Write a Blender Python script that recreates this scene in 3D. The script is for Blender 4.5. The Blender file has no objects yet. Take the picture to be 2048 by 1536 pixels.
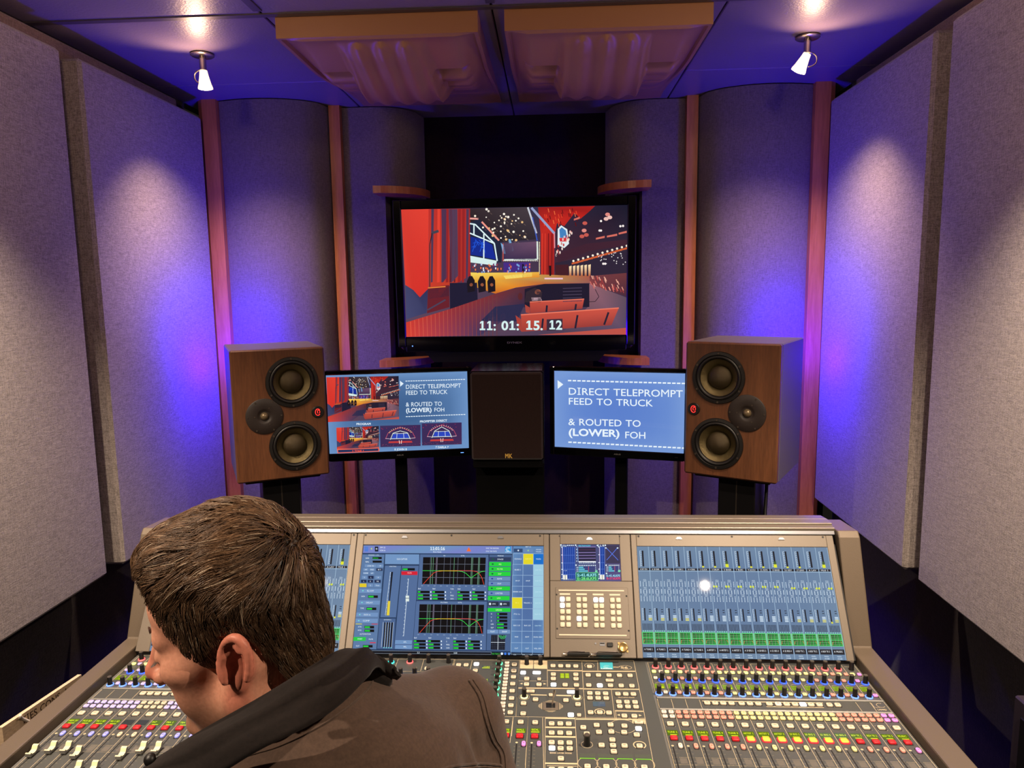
import bpy, math, random
import numpy as np
from mathutils import Vector, Matrix
random.seed(7); rng = np.random.default_rng(7)
SC = bpy.context.scene; COL = SC.collection
D = bpy.data

# ---------------------------------------------------------------- camera
F_PX = 1438.56
CR = Vector((0.99841, 0.05308, -0.01406)); CF = Vector((-0.05431, 0.98986, -0.13142)); CU = Vector((0.00694, 0.13197, 0.99123))
CAM = Vector((0.1608, 0.0, 1.65))
CR = (CR - CF * CR.dot(CF)).normalized(); CU = CR.cross(CF).normalized(); CF = CF.normalized()
cd = D.cameras.new('camera'); cam = D.objects.new('camera', cd); COL.objects.link(cam)
cd.sensor_fit = 'HORIZONTAL'; cd.sensor_width = 36.0; cd.lens = F_PX / 2048 * 36.0; cd.clip_start = 0.02; cd.clip_end = 60
cam.matrix_world = Matrix(((CR.x, CU.x, -CF.x, CAM.x), (CR.y, CU.y, -CF.y, CAM.y), (CR.z, CU.z, -CF.z, CAM.z), (0, 0, 0, 1)))
SC.camera = cam
# ---------------------------------------------------------------- view, world, lights
SC.view_settings.view_transform = 'Standard'; SC.view_settings.look = 'None'
SC.view_settings.exposure = 0.0; SC.view_settings.gamma = 1.0; SC.view_settings.use_curve_mapping = False
w = D.worlds.new('world'); SC.world = w; w.use_nodes = True
w.node_tree.nodes['Background'].inputs[0].default_value = (0.9, 0.75, 0.6, 1); w.node_tree.nodes['Background'].inputs[1].default_value = 0.01

def lamp(name, kind, loc, power, color, size=0.03, aim=None, angle=90, blend=0.5):
    l = D.lights.new(name, kind); l.energy = power; l.color = color
    if kind == 'AREA':
        l.shape = 'DISK'; l.size = size
    else:
        l.shadow_soft_size = size
    if kind == 'SPOT':
        l.spot_size = math.radians(angle); l.spot_blend = blend
    o = D.objects.new(name, l); COL.objects.link(o); o.location = loc
    if aim is not None:
        o.rotation_euler = (Vector(aim) - Vector(loc)).to_track_quat('-Z', 'Y').to_euler()
    return o
WARM = (1.0, 0.79, 0.59); BLUE = (0.025, 0.0, 1.0)
CZ = 2.435      # ceiling height
# track spots over the listening position, behind the camera
# three pairs of ceiling spots, evenly spaced, pointing down the side walls
for _s, _n in ((-1, 'left'), (1, 'right')):
    lamp('spot_front_' + _n, 'SPOT', (_s * .985, 2.457, CZ - 0.12), 42, (1, 0.66, 0.46), 0.02, (_s * .90, 2.95, 0), 115, 1.0)
    lamp('spot_middle_' + _n, 'SPOT', (_s * .975, 1.33, CZ - 0.12), 160, WARM, 0.02, (_s * .93, 1.40, 0), 100, 1.0)
    lamp('spot_back_' + _n, 'SPOT', (.94 if _s > 0 else -1.06, 0.205, CZ - 0.12), 105, WARM, 0.012, (_s * .45, 1.30, 0.5), 86, 0.8)
    # light leaking from the back of each front lamp head on to the ceiling
    lamp('spill_front_' + _n, 'SPOT', (_s * .985, 2.42, CZ - 0.125), 3.4, (1, 0.58, 0.36), 0.006, (_s * .985, 2.28, CZ), 125, 0.9)
    lamp('fill_middle_' + _n, 'POINT', (_s * .80, 1.33, CZ - 0.12), 6, (1, 0.66, 0.42), 0.03)  # added warm fill for the ceiling diffusers, no fixture of its own
    # blue LED washers standing behind the speakers
    lamp('led_' + _n, 'SPOT', (_s * 1.08, 2.80, 1.34), 30, BLUE, 0.05, (_s * 1.60, 2.95, 1.94), 170, 0.8)
    lamp('led_base_' + _n, 'POINT', (_s * 1.06, 2.78, 1.30), 13, BLUE, 0.05)

# ---------------------------------------------------------------- helpers
def lin(c):
    return tuple(((x / 255.0) / 12.92 if x <= 10 else (((x / 255.0) + 0.055) / 1.055) ** 2.4) for x in c)
def wm(o):
    m = o.matrix_basis
    if o.parent: m = wm(o.parent) @ o.matrix_parent_inverse @ m
    return m
def par(o, p):
    if p is not None:
        o.parent = p; o.matrix_parent_inverse = wm(p).inverted()
    return o
class MB:
    def __init__(s): s.v = []; s.f = []; s.c = None; s.m = []; s.M = None; s.mi = 0
    def add(s, vs, fs, col=None):
        n = len(s.v)
        if s.M is not None: vs = [s.M @ Vector(v) for v in vs]
        s.v.extend([tuple(v) for v in vs]); s.f.extend([tuple(i + n for i in f) for f in fs]); s.m.extend([s.mi] * len(fs))
        if s.c is not None or col is not None:
            if s.c is None: s.c = [(0, 0, 0)] * n
            s.c.extend(col if (col and isinstance(col[0], (tuple, list))) else [col or (0, 0, 0)] * len(vs))
        return s
    def box(s, x0, x1, y0, y1, z0, z1, b=0.0):
        if b <= 0:
            return s.add([(x0, y0, z0), (x1, y0, z0), (x1, y1, z0), (x0, y1, z0), (x0, y0, z1), (x1, y0, z1), (x1, y1, z1), (x0, y1, z1)],
                         [(3, 2, 1, 0), (4, 5, 6, 7), (0, 1, 5, 4), (1, 2, 6, 5), (2, 3, 7, 6), (3, 0, 4, 7)])
        vs = []; 
        for (X, sx) in ((x0, 1), (x1, -1)):
            for (Y, sy) in ((y0, 1), (y1, -1)):
                for (Z, sz) in ((z0, 1), (z1, -1)):
                    vs += [(X, Y + sy * b, Z + sz * b), (X + sx * b, Y, Z + sz * b), (X + sx * b, Y + sy * b, Z)]
        I = lambda i, j, k, a: ((i * 2 + j) * 2 + k) * 3 + a
        fs = []
        for i in (0, 1):
            f = [I(i, 0, 0, 0), I(i, 1, 0, 0), I(i, 1, 1, 0), I(i, 0, 1, 0)]; fs.append(f if i else f[::-1])
            f = [I(0, i, 0, 1), I(1, i, 0, 1), I(1, i, 1, 1), I(0, i, 1, 1)]; fs.append(f[::-1] if i else f)
            f = [I(0, 0, i, 2), I(1, 0, i, 2), I(1, 1, i, 2), I(0, 1, i, 2)]; fs.append(f if i else f[::-1])
        for i in (0, 1):
            for j in (0, 1):
                fs.append([I(i, j, 0, 0), I(i, j, 0, 1), I(i, j, 1, 1), I(i, j, 1, 0)])
                fs.append([I(i, 0, j, 0), I(i, 0, j, 2), I(i, 1, j, 2), I(i, 1, j, 0)])
                fs.append([I(0, i, j, 1), I(0, i, j, 2), I(1, i, j, 2), I(1, i, j, 1)])
                for k in (0, 1): fs.append([I(i, j, k, 0), I(i, j, k, 1), I(i, j, k, 2)])
        return s.add(vs, fs)
    def prism(s, poly, z0, z1, axis='z', b=0.0):
        """poly extruded along axis; b = chamfer on the z1 side"""
        n = len(poly)
        def P(p, z):
            return {'z': (p[0], p[1], z), 'y': (p[0], z, p[1]), 'x': (z, p[0], p[1])}[axis]
        rings = [[P(p, z0) for p in poly]]
        if b > 0:
            cx = sum(p[0] for p in poly) / n; cy = sum(p[1] for p in poly) / n
            w_ = max(abs(p[0] - cx) for p in poly) or 1; h_ = max(abs(p[1] - cy) for p in poly) or 1
            sb = b if z1 > z0 else -b
            rings.append([P(p, z1 - sb) for p in poly])
            rings.append([P((cx + (p[0] - cx) * (1 - b / w_), cy + (p[1] - cy) * (1 - b / h_)), z1) for p in poly])
        else: rings.append([P(p, z1) for p in poly])
        vs = [v for r in rings for v in r]; fs = [tuple(range(n))[::-1], tuple(range((len(rings) - 1) * n, len(rings) * n))]
        for k in range(len(rings) - 1):
            for i in range(n):
                j = (i + 1) % n; fs.append((k * n + i, k * n + j, (k + 1) * n + j, (k + 1) * n + i))
        return s.add(vs, fs)
    def lathe(s, prof, n=24, c=(0, 0, 0), axis='z', sx=1.0, sy=1.0, caps=True):
        vs = []; fs = []
        for (r, z) in prof:
            for i in range(n):
                a = 2 * math.pi * i / n; x = r * math.cos(a) * sx; y = r * math.sin(a) * sy
                p = {'z': (x, y, z), 'y': (x, z, y), 'x': (z, x, y)}[axis]
                vs.append((c[0] + p[0], c[1] + p[1], c[2] + p[2]))
        for k in range(len(prof) - 1):
            for i in range(n):
                j = (i + 1) % n; fs.append((k * n + i, k * n + j, (k + 1) * n + j, (k + 1) * n + i))
        if caps and prof[0][0] > 1e-6: fs.append(tuple(range(n))[::-1])
        if caps and prof[-1][0] > 1e-6: fs.append(tuple(range((len(prof) - 1) * n, len(prof) * n)))
        return s.add(vs, fs)
    def tube(s, pts, r, n=8, rr=None):
        pts = [Vector(p) for p in pts]; vs = []; fs = []; up = Vector((0, 0, 1)); prev = None
        for i, p in enumerate(pts):
            t = (pts[min(i + 1, len(pts) - 1)] - pts[max(i - 1, 0)]).normalized()
            a = prev if prev is not None else (up.cross(t) if abs(t.z) < 0.95 else Vector((1, 0, 0)).cross(t))
            a = (a - t * a.dot(t)).normalized(); prev = a; b_ = t.cross(a); R_ = rr[i] if rr else r
            for k in range(n):
                an = 2 * math.pi * k / n; vs.append(p + (a * math.cos(an) + b_ * math.sin(an)) * R_)
        for i in range(len(pts) - 1):
            for k in range(n):
                k2 = (k + 1) % n; fs.append((i * n + k, i * n + k2, (i + 1) * n + k2, (i + 1) * n + k))
        fs.append(tuple(range(n))[::-1]); fs.append(tuple(range((len(pts) - 1) * n, len(pts) * n)))
        return s.add(vs, fs)
    def mesh(s, name, mats):
        me = D.meshes.new(name); me.from_pydata(s.v, [], s.f)
        for m in (mats if isinstance(mats, (list, tuple)) else [mats]): me.materials.append(m)
        if any(s.m): me.polygons.foreach_set('material_index', s.m)
        if s.c is not None:
            a = me.color_attributes.new('Col', 'FLOAT_COLOR', 'POINT')
            a.data.foreach_set('color', np.hstack([np.array(s.c, dtype=np.float32), np.ones((len(s.c), 1), np.float32)]).ravel())
        return me
    def obj(s, name, mats, parent=None, smooth=False, fixn=False):
        me = s.mesh(name, mats)
        if fixn:
            import bmesh
            bm = bmesh.new(); bm.from_mesh(me); bmesh.ops.recalc_face_normals(bm, faces=bm.faces); bm.to_mesh(me); bm.free()
        if smooth: sm(me, smooth)
        return link(name, me, parent)
def sm(me, ang=True):
    me.polygons.foreach_set('use_smooth', [True] * len(me.polygons))
    if ang is not True: me.set_sharp_from_angle(angle=math.radians(ang))
def link(name, me, parent=None, loc=None, rot=None):
    o = D.objects.new(name, me); COL.objects.link(o)
    if loc is not None: o.location = loc
    if rot is not None: o.rotation_euler = rot
    return par(o, parent)
def tag(o, label=None, cat=None, group=None, kind=None):
    if label: o['label'] = label
    if cat: o['category'] = cat
    if group: o['group'] = group
    if kind: o['kind'] = kind
    return o
def thing(name, label, cat, loc=(0, 0, 0), rz=0, group=None, rot=None):
    o = D.objects.new(name, None); COL.objects.link(o); o.location = loc; o.rotation_euler = rot or (0, 0, rz)
    o.empty_display_size = 0.05
    return tag(o, label, cat, group)
def homog(quad):
    """quad = TL, TR, BR, BL in any flat coordinates -> map to (u, v), v downwards"""
    A = []; b = []
    for (x, y), (u, v) in zip(quad, ((0, 0), (1, 0), (1, 1), (0, 1))):
        A.append([x, y, 1, 0, 0, 0, -u * x, -u * y]); b.append(u); A.append([0, 0, 0, x, y, 1, -v * x, -v * y]); b.append(v)
    h = np.linalg.solve(np.array(A, float), np.array(b, float))
    return lambda x, y: ((h[0] * x + h[1] * y + h[2]) / (h[6] * x + h[7] * y + 1), (h[3] * x + h[4] * y + h[5]) / (h[6] * x + h[7] * y + 1))

# ---------------------------------------------------------------- materials
def newmat(name):
    m = D.materials.new(name); m.use_nodes = True; nt = m.node_tree
    return m, nt, nt.nodes['Principled BSDF']
def mat(name, col, rough=0.5, metal=0.0, emit=None, es=1.0, spec=0.5, bump=0.0, bscale=300, coat=0.0, var=0.0):
    m, nt, p = newmat(name); c = lin(col)
    p.inputs['Base Color'].default_value = (*c, 1); p.inputs['Roughness'].default_value = rough; p.inputs['Metallic'].default_value = metal
    p.inputs['Specular IOR Level'].default_value = spec
    if coat: p.inputs['Coat Weight'].default_value = coat; p.inputs['Coat Roughness'].default_value = 0.08
    if emit: p.inputs['Emission Color'].default_value = (*lin(emit), 1); p.inputs['Emission Strength'].default_value = es
    if bump or var:
        tc = nt.nodes.new('ShaderNodeTexCoord'); n = nt.nodes.new('ShaderNodeTexNoise'); n.inputs['Scale'].default_value = bscale; n.inputs['Detail'].default_value = 3
        nt.links.new(tc.outputs['Object'], n.inputs['Vector'])
        if bump:
            b = nt.nodes.new('ShaderNodeBump'); b.inputs['Strength'].default_value = bump; b.inputs['Distance'].default_value = 0.002
            nt.links.new(n.outputs['Fac'], b.inputs['Height']); nt.links.new(b.outputs['Normal'], p.inputs['Normal'])
        if var:
            r = nt.nodes.new('ShaderNodeValToRGB'); r.color_ramp.elements[0].position = 0.3; r.color_ramp.elements[1].position = 0.7
            r.color_ramp.elements[0].color = (*[x * (1 - var) for x in c], 1); r.color_ramp.elements[1].color = (*[min(1, x * (1 + var)) for x in c], 1)
            nt.links.new(n.outputs['Fac'], r.inputs['Fac']); nt.links.new(r.outputs['Color'], p.inputs['Base Color'])
    return m
def fabric(name, col, var=0.35, scale=420, bump=0.5, rough=0.95, weave=True):
    m, nt, p = newmat(name); c = lin(col); N = nt.nodes.new; L = nt.links.new
    p.inputs['Roughness'].default_value = rough; p.inputs['Specular IOR Level'].default_value = 0.15
    p.inputs['Sheen Weight'].default_value = 0.25; p.inputs['Sheen Roughness'].default_value = 0.5
    tc = N('ShaderNodeTexCoord')
    n1 = N('ShaderNodeTexNoise'); n1.inputs['Scale'].default_value = scale; n1.inputs['Detail'].default_value = 2; n1.inputs['Roughness'].default_value = 0.7
    L(tc.outputs['Object'], n1.inputs['Vector']); fac = n1.outputs['Fac']
    if weave:
        adds = []
        for sc in ((1.0, 1.0, 0.12), (0.16, 0.16, 1.0)):
            mp = N('ShaderNodeMapping'); mp.inputs['Scale'].default_value = sc; n2 = N('ShaderNodeTexNoise'); n2.inputs['Scale'].default_value = scale * 1.1; n2.inputs['Detail'].default_value = 1
            L(tc.outputs['Object'], mp.inputs['Vector']); L(mp.outputs['Vector'], n2.inputs['Vector']); adds.append(n2.outputs['Fac'])
        a = N('ShaderNodeMath'); a.operation = 'ADD'; L(adds[0], a.inputs[0]); L(adds[1], a.inputs[1])
        b = N('ShaderNodeMath'); b.operation = 'MULTIPLY_ADD'; L(a.outputs[0], b.inputs[0]); b.inputs[1].default_value = 0.28
        h = N('ShaderNodeMath'); h.operation = 'MULTIPLY'; L(fac, h.inputs[0]); h.inputs[1].default_value = 0.44; L(h.outputs[0], b.inputs[2]); fac = b.outputs[0]
    r = N('ShaderNodeValToRGB'); r.color_ramp.elements[0].position = 0.38; r.color_ramp.elements[1].position = 0.62
    r.color_ramp.elements[0].color = (*[x * (1 - var) for x in c], 1); r.color_ramp.elements[1].color = (*[min(1, x * (1 + var)) for x in c], 1)
    L(fac, r.inputs['Fac']); L(r.outputs['Color'], p.inputs['Base Color'])
    bp = N('ShaderNodeBump'); bp.inputs['Strength'].default_value = bump; bp.inputs['Distance'].default_value = 0.0015
    L(fac, bp.inputs['Height']); L(bp.outputs['Normal'], p.inputs['Normal'])
    return m
def wood(name, dark, light, scale=6, stretch=(14, 14, 1), rough=0.45, coat=0.15, contrast=(0.3, 0.75)):
    m, nt, p = newmat(name); N = nt.nodes.new; L = nt.links.new
    tc = N('ShaderNodeTexCoord'); mp = N('ShaderNodeMapping'); mp.inputs['Scale'].default_value = stretch; L(tc.outputs['Object'], mp.inputs['Vector'])
    n0 = N('ShaderNodeTexNoise'); n0.inputs['Scale'].default_value = scale * 0.35; n0.inputs['Detail'].default_value = 3; n0.inputs['Distortion'].default_value = 1.6
    L(mp.outputs['Vector'], n0.inputs['Vector'])
    n1 = N('ShaderNodeTexNoise'); n1.inputs['Scale'].default_value = scale * 4; n1.inputs['Detail'].default_value = 6; n1.inputs['Roughness'].default_value = 0.65
    L(mp.outputs['Vector'], n1.inputs['Vector'])
    mx = N('ShaderNodeMix'); mx.data_type = 'FLOAT'; mx.inputs['Factor'].default_value = 0.5; L(n0.outputs['Fac'], mx.inputs['A']); L(n1.outputs['Fac'], mx.inputs['B'])
    r = N('ShaderNodeValToRGB'); r.color_ramp.elements[0].position = contrast[0]; r.color_ramp.elements[1].position = contrast[1]
    r.color_ramp.elements[0].color = (*lin(dark), 1); r.color_ramp.elements[1].color = (*lin(light), 1)
    L(mx.outputs['Result'], r.inputs['Fac']); L(r.outputs['Color'], p.inputs['Base Color'])
    p.inputs['Roughness'].default_value = rough; p.inputs['Coat Weight'].default_value = coat; p.inputs['Coat Roughness'].default_value = 0.25
    bp = N('ShaderNodeBump'); bp.inputs['Strength'].default_value = 0.15; bp.inputs['Distance'].default_value = 0.001
    L(n1.outputs['Fac'], bp.inputs['Height']); L(bp.outputs['Normal'], p.inputs['Normal'])
    return m
def picture_mat(name, strength=1.0, rough=0.02, spec=0.3):
    m, nt, p = newmat(name); a = nt.nodes.new('ShaderNodeVertexColor'); a.layer_name = 'Col'
    p.inputs['Base Color'].default_value = (0.004, 0.004, 0.005, 1); p.inputs['Roughness'].default_value = rough; p.inputs['Specular IOR Level'].default_value = spec
    nt.links.new(a.outputs['Color'], p.inputs['Emission Color']); p.inputs['Emission Strength'].default_value = strength
    return m
def print_mat(name):
    m, nt, p = newmat(name); a = nt.nodes.new('ShaderNodeVertexColor'); a.layer_name = 'Col'
    p.inputs['Roughness'].default_value = 0.6; nt.links.new(a.outputs['Color'], p.inputs['Base Color'])
    return m

# ---------------------------------------------------------------- glyphs and flat drawing
GL = {}
def build_glyphs():
    chars = "ABCDEFGHIJKLMNOPQRSTUVWXYZabcdefghijklmnopqrstuvwxyz0123456789:.()&-²/+?"
    objs = {}
    for bold in (0, 1):
        for s in ['HH'] + [c for c in chars] + ['H' + c + 'H' for c in chars]:
            cu = D.curves.new('g', 'FONT'); cu.body = s; cu.size = 1.0; cu.resolution_u = 3
            cu.offset = 0.028 if bold else 0.006
            o = D.objects.new('g', cu); COL.objects.link(o); objs[(bold, s)] = o
    bpy.context.view_layer.update(); dg = bpy.context.evaluated_depsgraph_get()
    def get(o):
        e = o.evaluated_get(dg); me = e.to_mesh(); v = [(a.co.x, a.co.y) for a in me.vertices]; f = [tuple(p.vertices) for p in me.polygons]; e.to_mesh_clear()
        return v, f
    for bold in (0, 1):
        v, f = get(objs[(bold, 'HH')]); hh = max(p[0] for p in v)
        for c in chars:
            v, f = get(objs[(bold, c)]); v2, _ = get(objs[(bold, 'H' + c + 'H')])
            adv = max(p[0] for p in v2) - hh
            GL[(bold, c)] = (v, f, adv)
        GL[(bold, ' ')] = ([], [], 0.33)
        t = 0.155 if bold else 0.095; h = 0.72      # own sturdier I, 1 and M
        def G(rects, adv):
            v = []; f = []
            for r in rects: f.append(tuple(range(len(v), len(v) + len(r)))); v += r
            return v, f, adv
        rc = lambda a, b, c_, d: [(a, b), (c_, b), (c_, d), (a, d)]
        th = t * .8
        GL[(bold, 'I')] = G([rc(.06, 0, .34, th), rc(.06, h - th, .34, h), rc(.2 - t / 2, th, .2 + t / 2, h - th)], .40)
        GL[(bold, '1')] = G([rc(.08, 0, .52, th), rc(.30 - t / 2, th, .30 + t / 2, h), [(.10, h - .14 - t * .6), (.30 - t / 2, h - .10 - t * .3), (.30 - t / 2, h), (.10, h - .14 + t * .2)]], .58)
        GL[(bold, 'M')] = G([rc(.07, 0, .07 + t, h), rc(.73 - t, 0, .73, h), [(.07 + t, h), (.07 + t, h - t * 1.7), (.40, .22), (.40, .22 + t * 1.7)], [(.73 - t, h), (.40, .22 + t * 1.7), (.40, .22), (.73 - t, h - t * 1.7)]], .80)
    for o in objs.values():
        cu = o.data; D.objects.remove(o); D.curves.remove(cu)
build_glyphs()
CAPH = 0.72
def text_geo(s, bold=0, track=0.0):
    x = 0; vs = []; fs = []
    for ch in s:
        v, f, a = GL.get((bold, ch), GL[(bold, ' ')]); n = len(vs)
        vs += [(x + p[0], p[1]) for p in v]; fs += [tuple(i + n for i in q) for q in f]; x += a + track
    return vs, fs, x - track
class Canvas:
    """flat drawing on a real surface: O = top-left corner, U/V = edge vectors, N = normal towards the viewer"""
    def __init__(s, O, U, V, step=0.00006, hmap=None):
        s.O = Vector(O); s.U = Vector(U); s.V = Vector(V); s.N = -s.U.cross(s.V).normalized(); s.mb = MB(); s.mb.c = []; s.k = 0; s.step = step; s.h = hmap or (lambda x, y: (x, y)); s.sub = None
    def P(s, x, y):
        u, v = s.h(x, y)
        if s.sub: u = s.sub[0] + u * s.sub[2]; v = s.sub[1] + v * s.sub[3]
        return s.O + s.U * u + s.V * v + s.N * (s.step * s.k)
    def up(s, n=1): s.k += n; return s
    def poly(s, pts, col):
        vs = [s.P(*p) for p in pts]; c = [lin(q) for q in col] if isinstance(col[0], (tuple, list)) else [lin(col)] * len(vs)
        s.mb.add(vs, [tuple(range(len(vs)))[::-1]], c); return s
    def soft(s, quad, edge, mid, n=8, fn=None):
        fn = fn or (lambda u, v: max(0.0, math.sin(math.pi * u)) ** .6 * max(0.0, math.sin(math.pi * v)) ** .6)
        (a, b, c_, d) = quad
        Q = lambda u, v: tuple(a[i] * (1 - u) * (1 - v) + b[i] * u * (1 - v) + c_[i] * u * v + d[i] * (1 - u) * v for i in (0, 1))
        K = lambda u, v: tuple(edge[i] + (mid[i] - edge[i]) * fn(u, v) for i in range(3))
        for i in range(n):
            for j in range(n):
                us = [(i / n, j / n), ((i + 1) / n, j / n), ((i + 1) / n, (j + 1) / n), (i / n, (j + 1) / n)]
                s.poly([Q(*q) for q in us], [K(*q) for q in us])
        return s
    def rect(s, x0, y0, x1, y1, col): return s.poly([(x0, y0), (x1, y0), (x1, y1), (x0, y1)], col)
    def line(s, x0, y0, x1, y1, w_, col):
        dx, dy = x1 - x0, y1 - y0; l = math.hypot(dx, dy) or 1; nx, ny = -dy / l * w_ / 2, dx / l * w_ / 2
        return s.poly([(x0 + nx, y0 + ny), (x1 + nx, y1 + ny), (x1 - nx, y1 - ny), (x0 - nx, y0 - ny)], col)
    def path(s, pts, w_, col):
        for a, b in zip(pts, pts[1:]): s.line(a[0], a[1], b[0], b[1], w_, col)
        return s
    def frame(s, x0, y0, x1, y1, w_, col): return s.path([(x0, y0), (x1, y0), (x1, y1), (x0, y1), (x0, y0)], w_, col)
    def disc(s, x, y, rx, ry, col, n=12): return s.poly([(x + rx * math.cos(6.2832 * i / n), y + ry * math.sin(6.2832 * i / n)) for i in range(n)], col)
    def arc(s, x, y, rx, ry, a0, a1, w_, col, n=16):
        return s.path([(x + rx * math.cos(math.radians(a0 + (a1 - a0) * i / n)), y + ry * math.sin(math.radians(a0 + (a1 - a0) * i / n))) for i in range(n + 1)], w_, col)
    def text(s, st, x, y, h, col, bold=0, width=None, center=False, track=0.0, skew=0):
        """x, y = left end of the baseline, h = capital height"""
        vs, fs, W_ = text_geo(st, bold, track); sy = h / CAPH; sx = sy if width is None else width / W_
        if center: x -= W_ * sx / 2
        s.mb.add([s.P(x + p[0] * sx, y - p[1] * sy + p[0] * sx * skew) for p in vs], [f for f in fs], lin(col)); return s
    def obj(s, name, m, parent): return s.mb.obj(name, m, parent)

# console / stage plane helpers
def mirror(pts): return [(-x, y) for x, y in pts][::-1]
# ================================================================ ROOM
M = {}
M['fabric'] = fabric('grey_fabric', (150, 140, 134), 0.42, 330, 0.6)
M['curve_fabric'] = fabric('curved_panel_fabric', (122, 112, 118), 0.3, 420, 0.4)
M['wall_fabric'] = fabric('brown_wall_fabric', (132, 110, 98), 0.3, 300, 0.5)
M['black_fabric'] = fabric('black_wall_fabric', (40, 33, 34), 0.55, 260, 0.5)
M['recess'] = fabric('dark_recess_fabric', (34, 20, 24), 0.3, 300, 0.3)
M['ceil'] = mat('painted_ceiling_tile', (128, 118, 130), 0.38, bump=0.35, bscale=160, spec=0.5)
M['tbar'] = mat('painted_ceiling_grid', (74, 66, 76), 0.4)
M['cherry'] = wood('cherry_wood', (176, 92, 54), (232, 150, 98), 3.0, (9, 9, 0.8), 0.4, 0.2)
M['carpet'] = fabric('dark_carpet', (38, 34, 36), 0.5, 200, 0.8, weave=False)
M['black'] = mat('black_paint', (14, 13, 14), 0.5)
RW = 1.36
def struct(name, mb, m, parent=None, **k):
    o = mb.obj(name, m, parent, **k)
    if parent is None: o['kind'] = 'structure'
    return o
struct('floor', MB().box(-RW, RW, -2.2, 3.6, -0.05, 0.0), M['carpet'])
for s, nm in ((-1, 'left'), (1, 'right')):
    wl = struct('wall_' + nm, MB().box(min(s * RW, s * (RW + .1)), max(s * RW, s * (RW + .1)), -2.2, 3.05, 0, 2.60), M['black_fabric'])
    x0, x1 = sorted((s * (RW - 0.045), s * RW))
    MB().box(x0, x1, -2.2, 2.90, 2.18, 2.412, 0.004).obj('upper_fabric_band', M['wall_fabric'], wl)
struct('wall_rear', MB().box(-RW - .1, RW + .1, -2.3, -2.2, 0, 2.60), M['black_fabric'])
fw = struct('wall_front', MB().box(-RW - .1, RW + .1, 3.42, 3.52, 0, 2.60), M['recess'])
# ceiling: laid-in tiles on a grid
cl = struct('ceiling', MB().box(-RW - .1, RW + .1, -2.3, 3.52, CZ + 0.03, CZ + 0.10), M['black'])
ys = [-2.2, -1.6, -1.0, -0.4, 0.2, 0.8, 1.4, 2.135, 2.80, 3.42]; xs = [-RW, -0.655, 0.0, 0.66, RW]
for i in range(len(ys) - 1):
    for j in range(len(xs) - 1):
        if ys[i] < 2.2 and ys[i + 1] > 2.1 and 0 < j < 3: pass
        MB().box(xs[j] + .0025, xs[j + 1] - .0025, ys[i] + .0025, ys[i + 1] - .0025, CZ, CZ + .03, 0.0025).obj('ceiling_tile', M['ceil'], cl)
for x in xs[1:-1]: MB().box(x - .013, x + .013, -2.2, 2.10, CZ - .004, CZ + .001, .001).obj('grid_bar', M['tbar'], cl)
for y in ys[1:-2]: MB().box(-RW, RW, y - .012, y + .012, CZ - .0035, CZ + .001, .001).obj('grid_bar', M['tbar'], cl)
# front wall timber posts
def trim(n, poly, z0=0.0, z1=CZ): 
    return struct('trim_%d' % n, MB().prism(poly, z0, z1), M['cherry'], fixn=True)
for i, s in enumerate((-1, 1)):
    q = [(1.203, 3.00), (1.262, 3.00), (1.285, 3.02), (1.285, 3.09), (1.203, 3.09)]
    trim(1 + i, [(s * x, y) for x, y in q])
    q = [(0.733, 3.15), (0.780, 3.15), (0.780, 3.24), (0.733, 3.24)]
    trim(3 + i, [(s * x, y) for x, y in q])
# curved acoustic panels of the front wall
def curved(name, s, prof, label, notch=None):
    """prof: (x, y) front profile going inwards; panel is the profile swept in height, with a solid back"""
    t = thing(name, label, 'acoustic panel', (s * prof[0][0], prof[0][1], 0))
    back = 3.412
    def body(pts, z0, z1):
        poly = [(s * x, y) for x, y in pts] + [(s * pts[-1][0], back), (s * pts[0][0], back)]
        return MB().prism(poly, z0, z1)
    if notch is None: body(prof, 0.02, CZ - 0.004).obj('fabric_face', M['curve_fabric'], t, smooth=40, fixn=True)
    else:
        xn, zb, zt = notch
        body(prof, zt, CZ - 0.004).obj('upper_fabric_face', M['curve_fabric'], t, smooth=40, fixn=True)
        body(prof, 0.02, zb).obj('lower_fabric_face', M['curve_fabric'], t, smooth=40, fixn=True)
        p1 = [p for p in prof if p[0] >= xn] + [(xn, 3.18)]
        body(p1, zb, zt).obj('side_fabric_face', M['curve_fabric'], t, smooth=40, fixn=True)
        p2 = [(xn, 3.28), (0.40, 3.36)]
        body(p2, zb, zt).obj('notch_back', M['recess'], t, fixn=True)
    return t
def arcp(x0, x1, y0, d, n=14, flat=0.6):
    """profile from x0 inwards to x1, flat then bending back by d at the inner end"""
    out = []
    for i in range(n + 1):
        u = i / n; x = x0 + (x1 - x0) * u; k = max(0, (u - flat) / (1 - flat)); out.append((x, y0 + d * (1 - math.sqrt(max(0, 1 - k * k)))))
    return out
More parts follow.
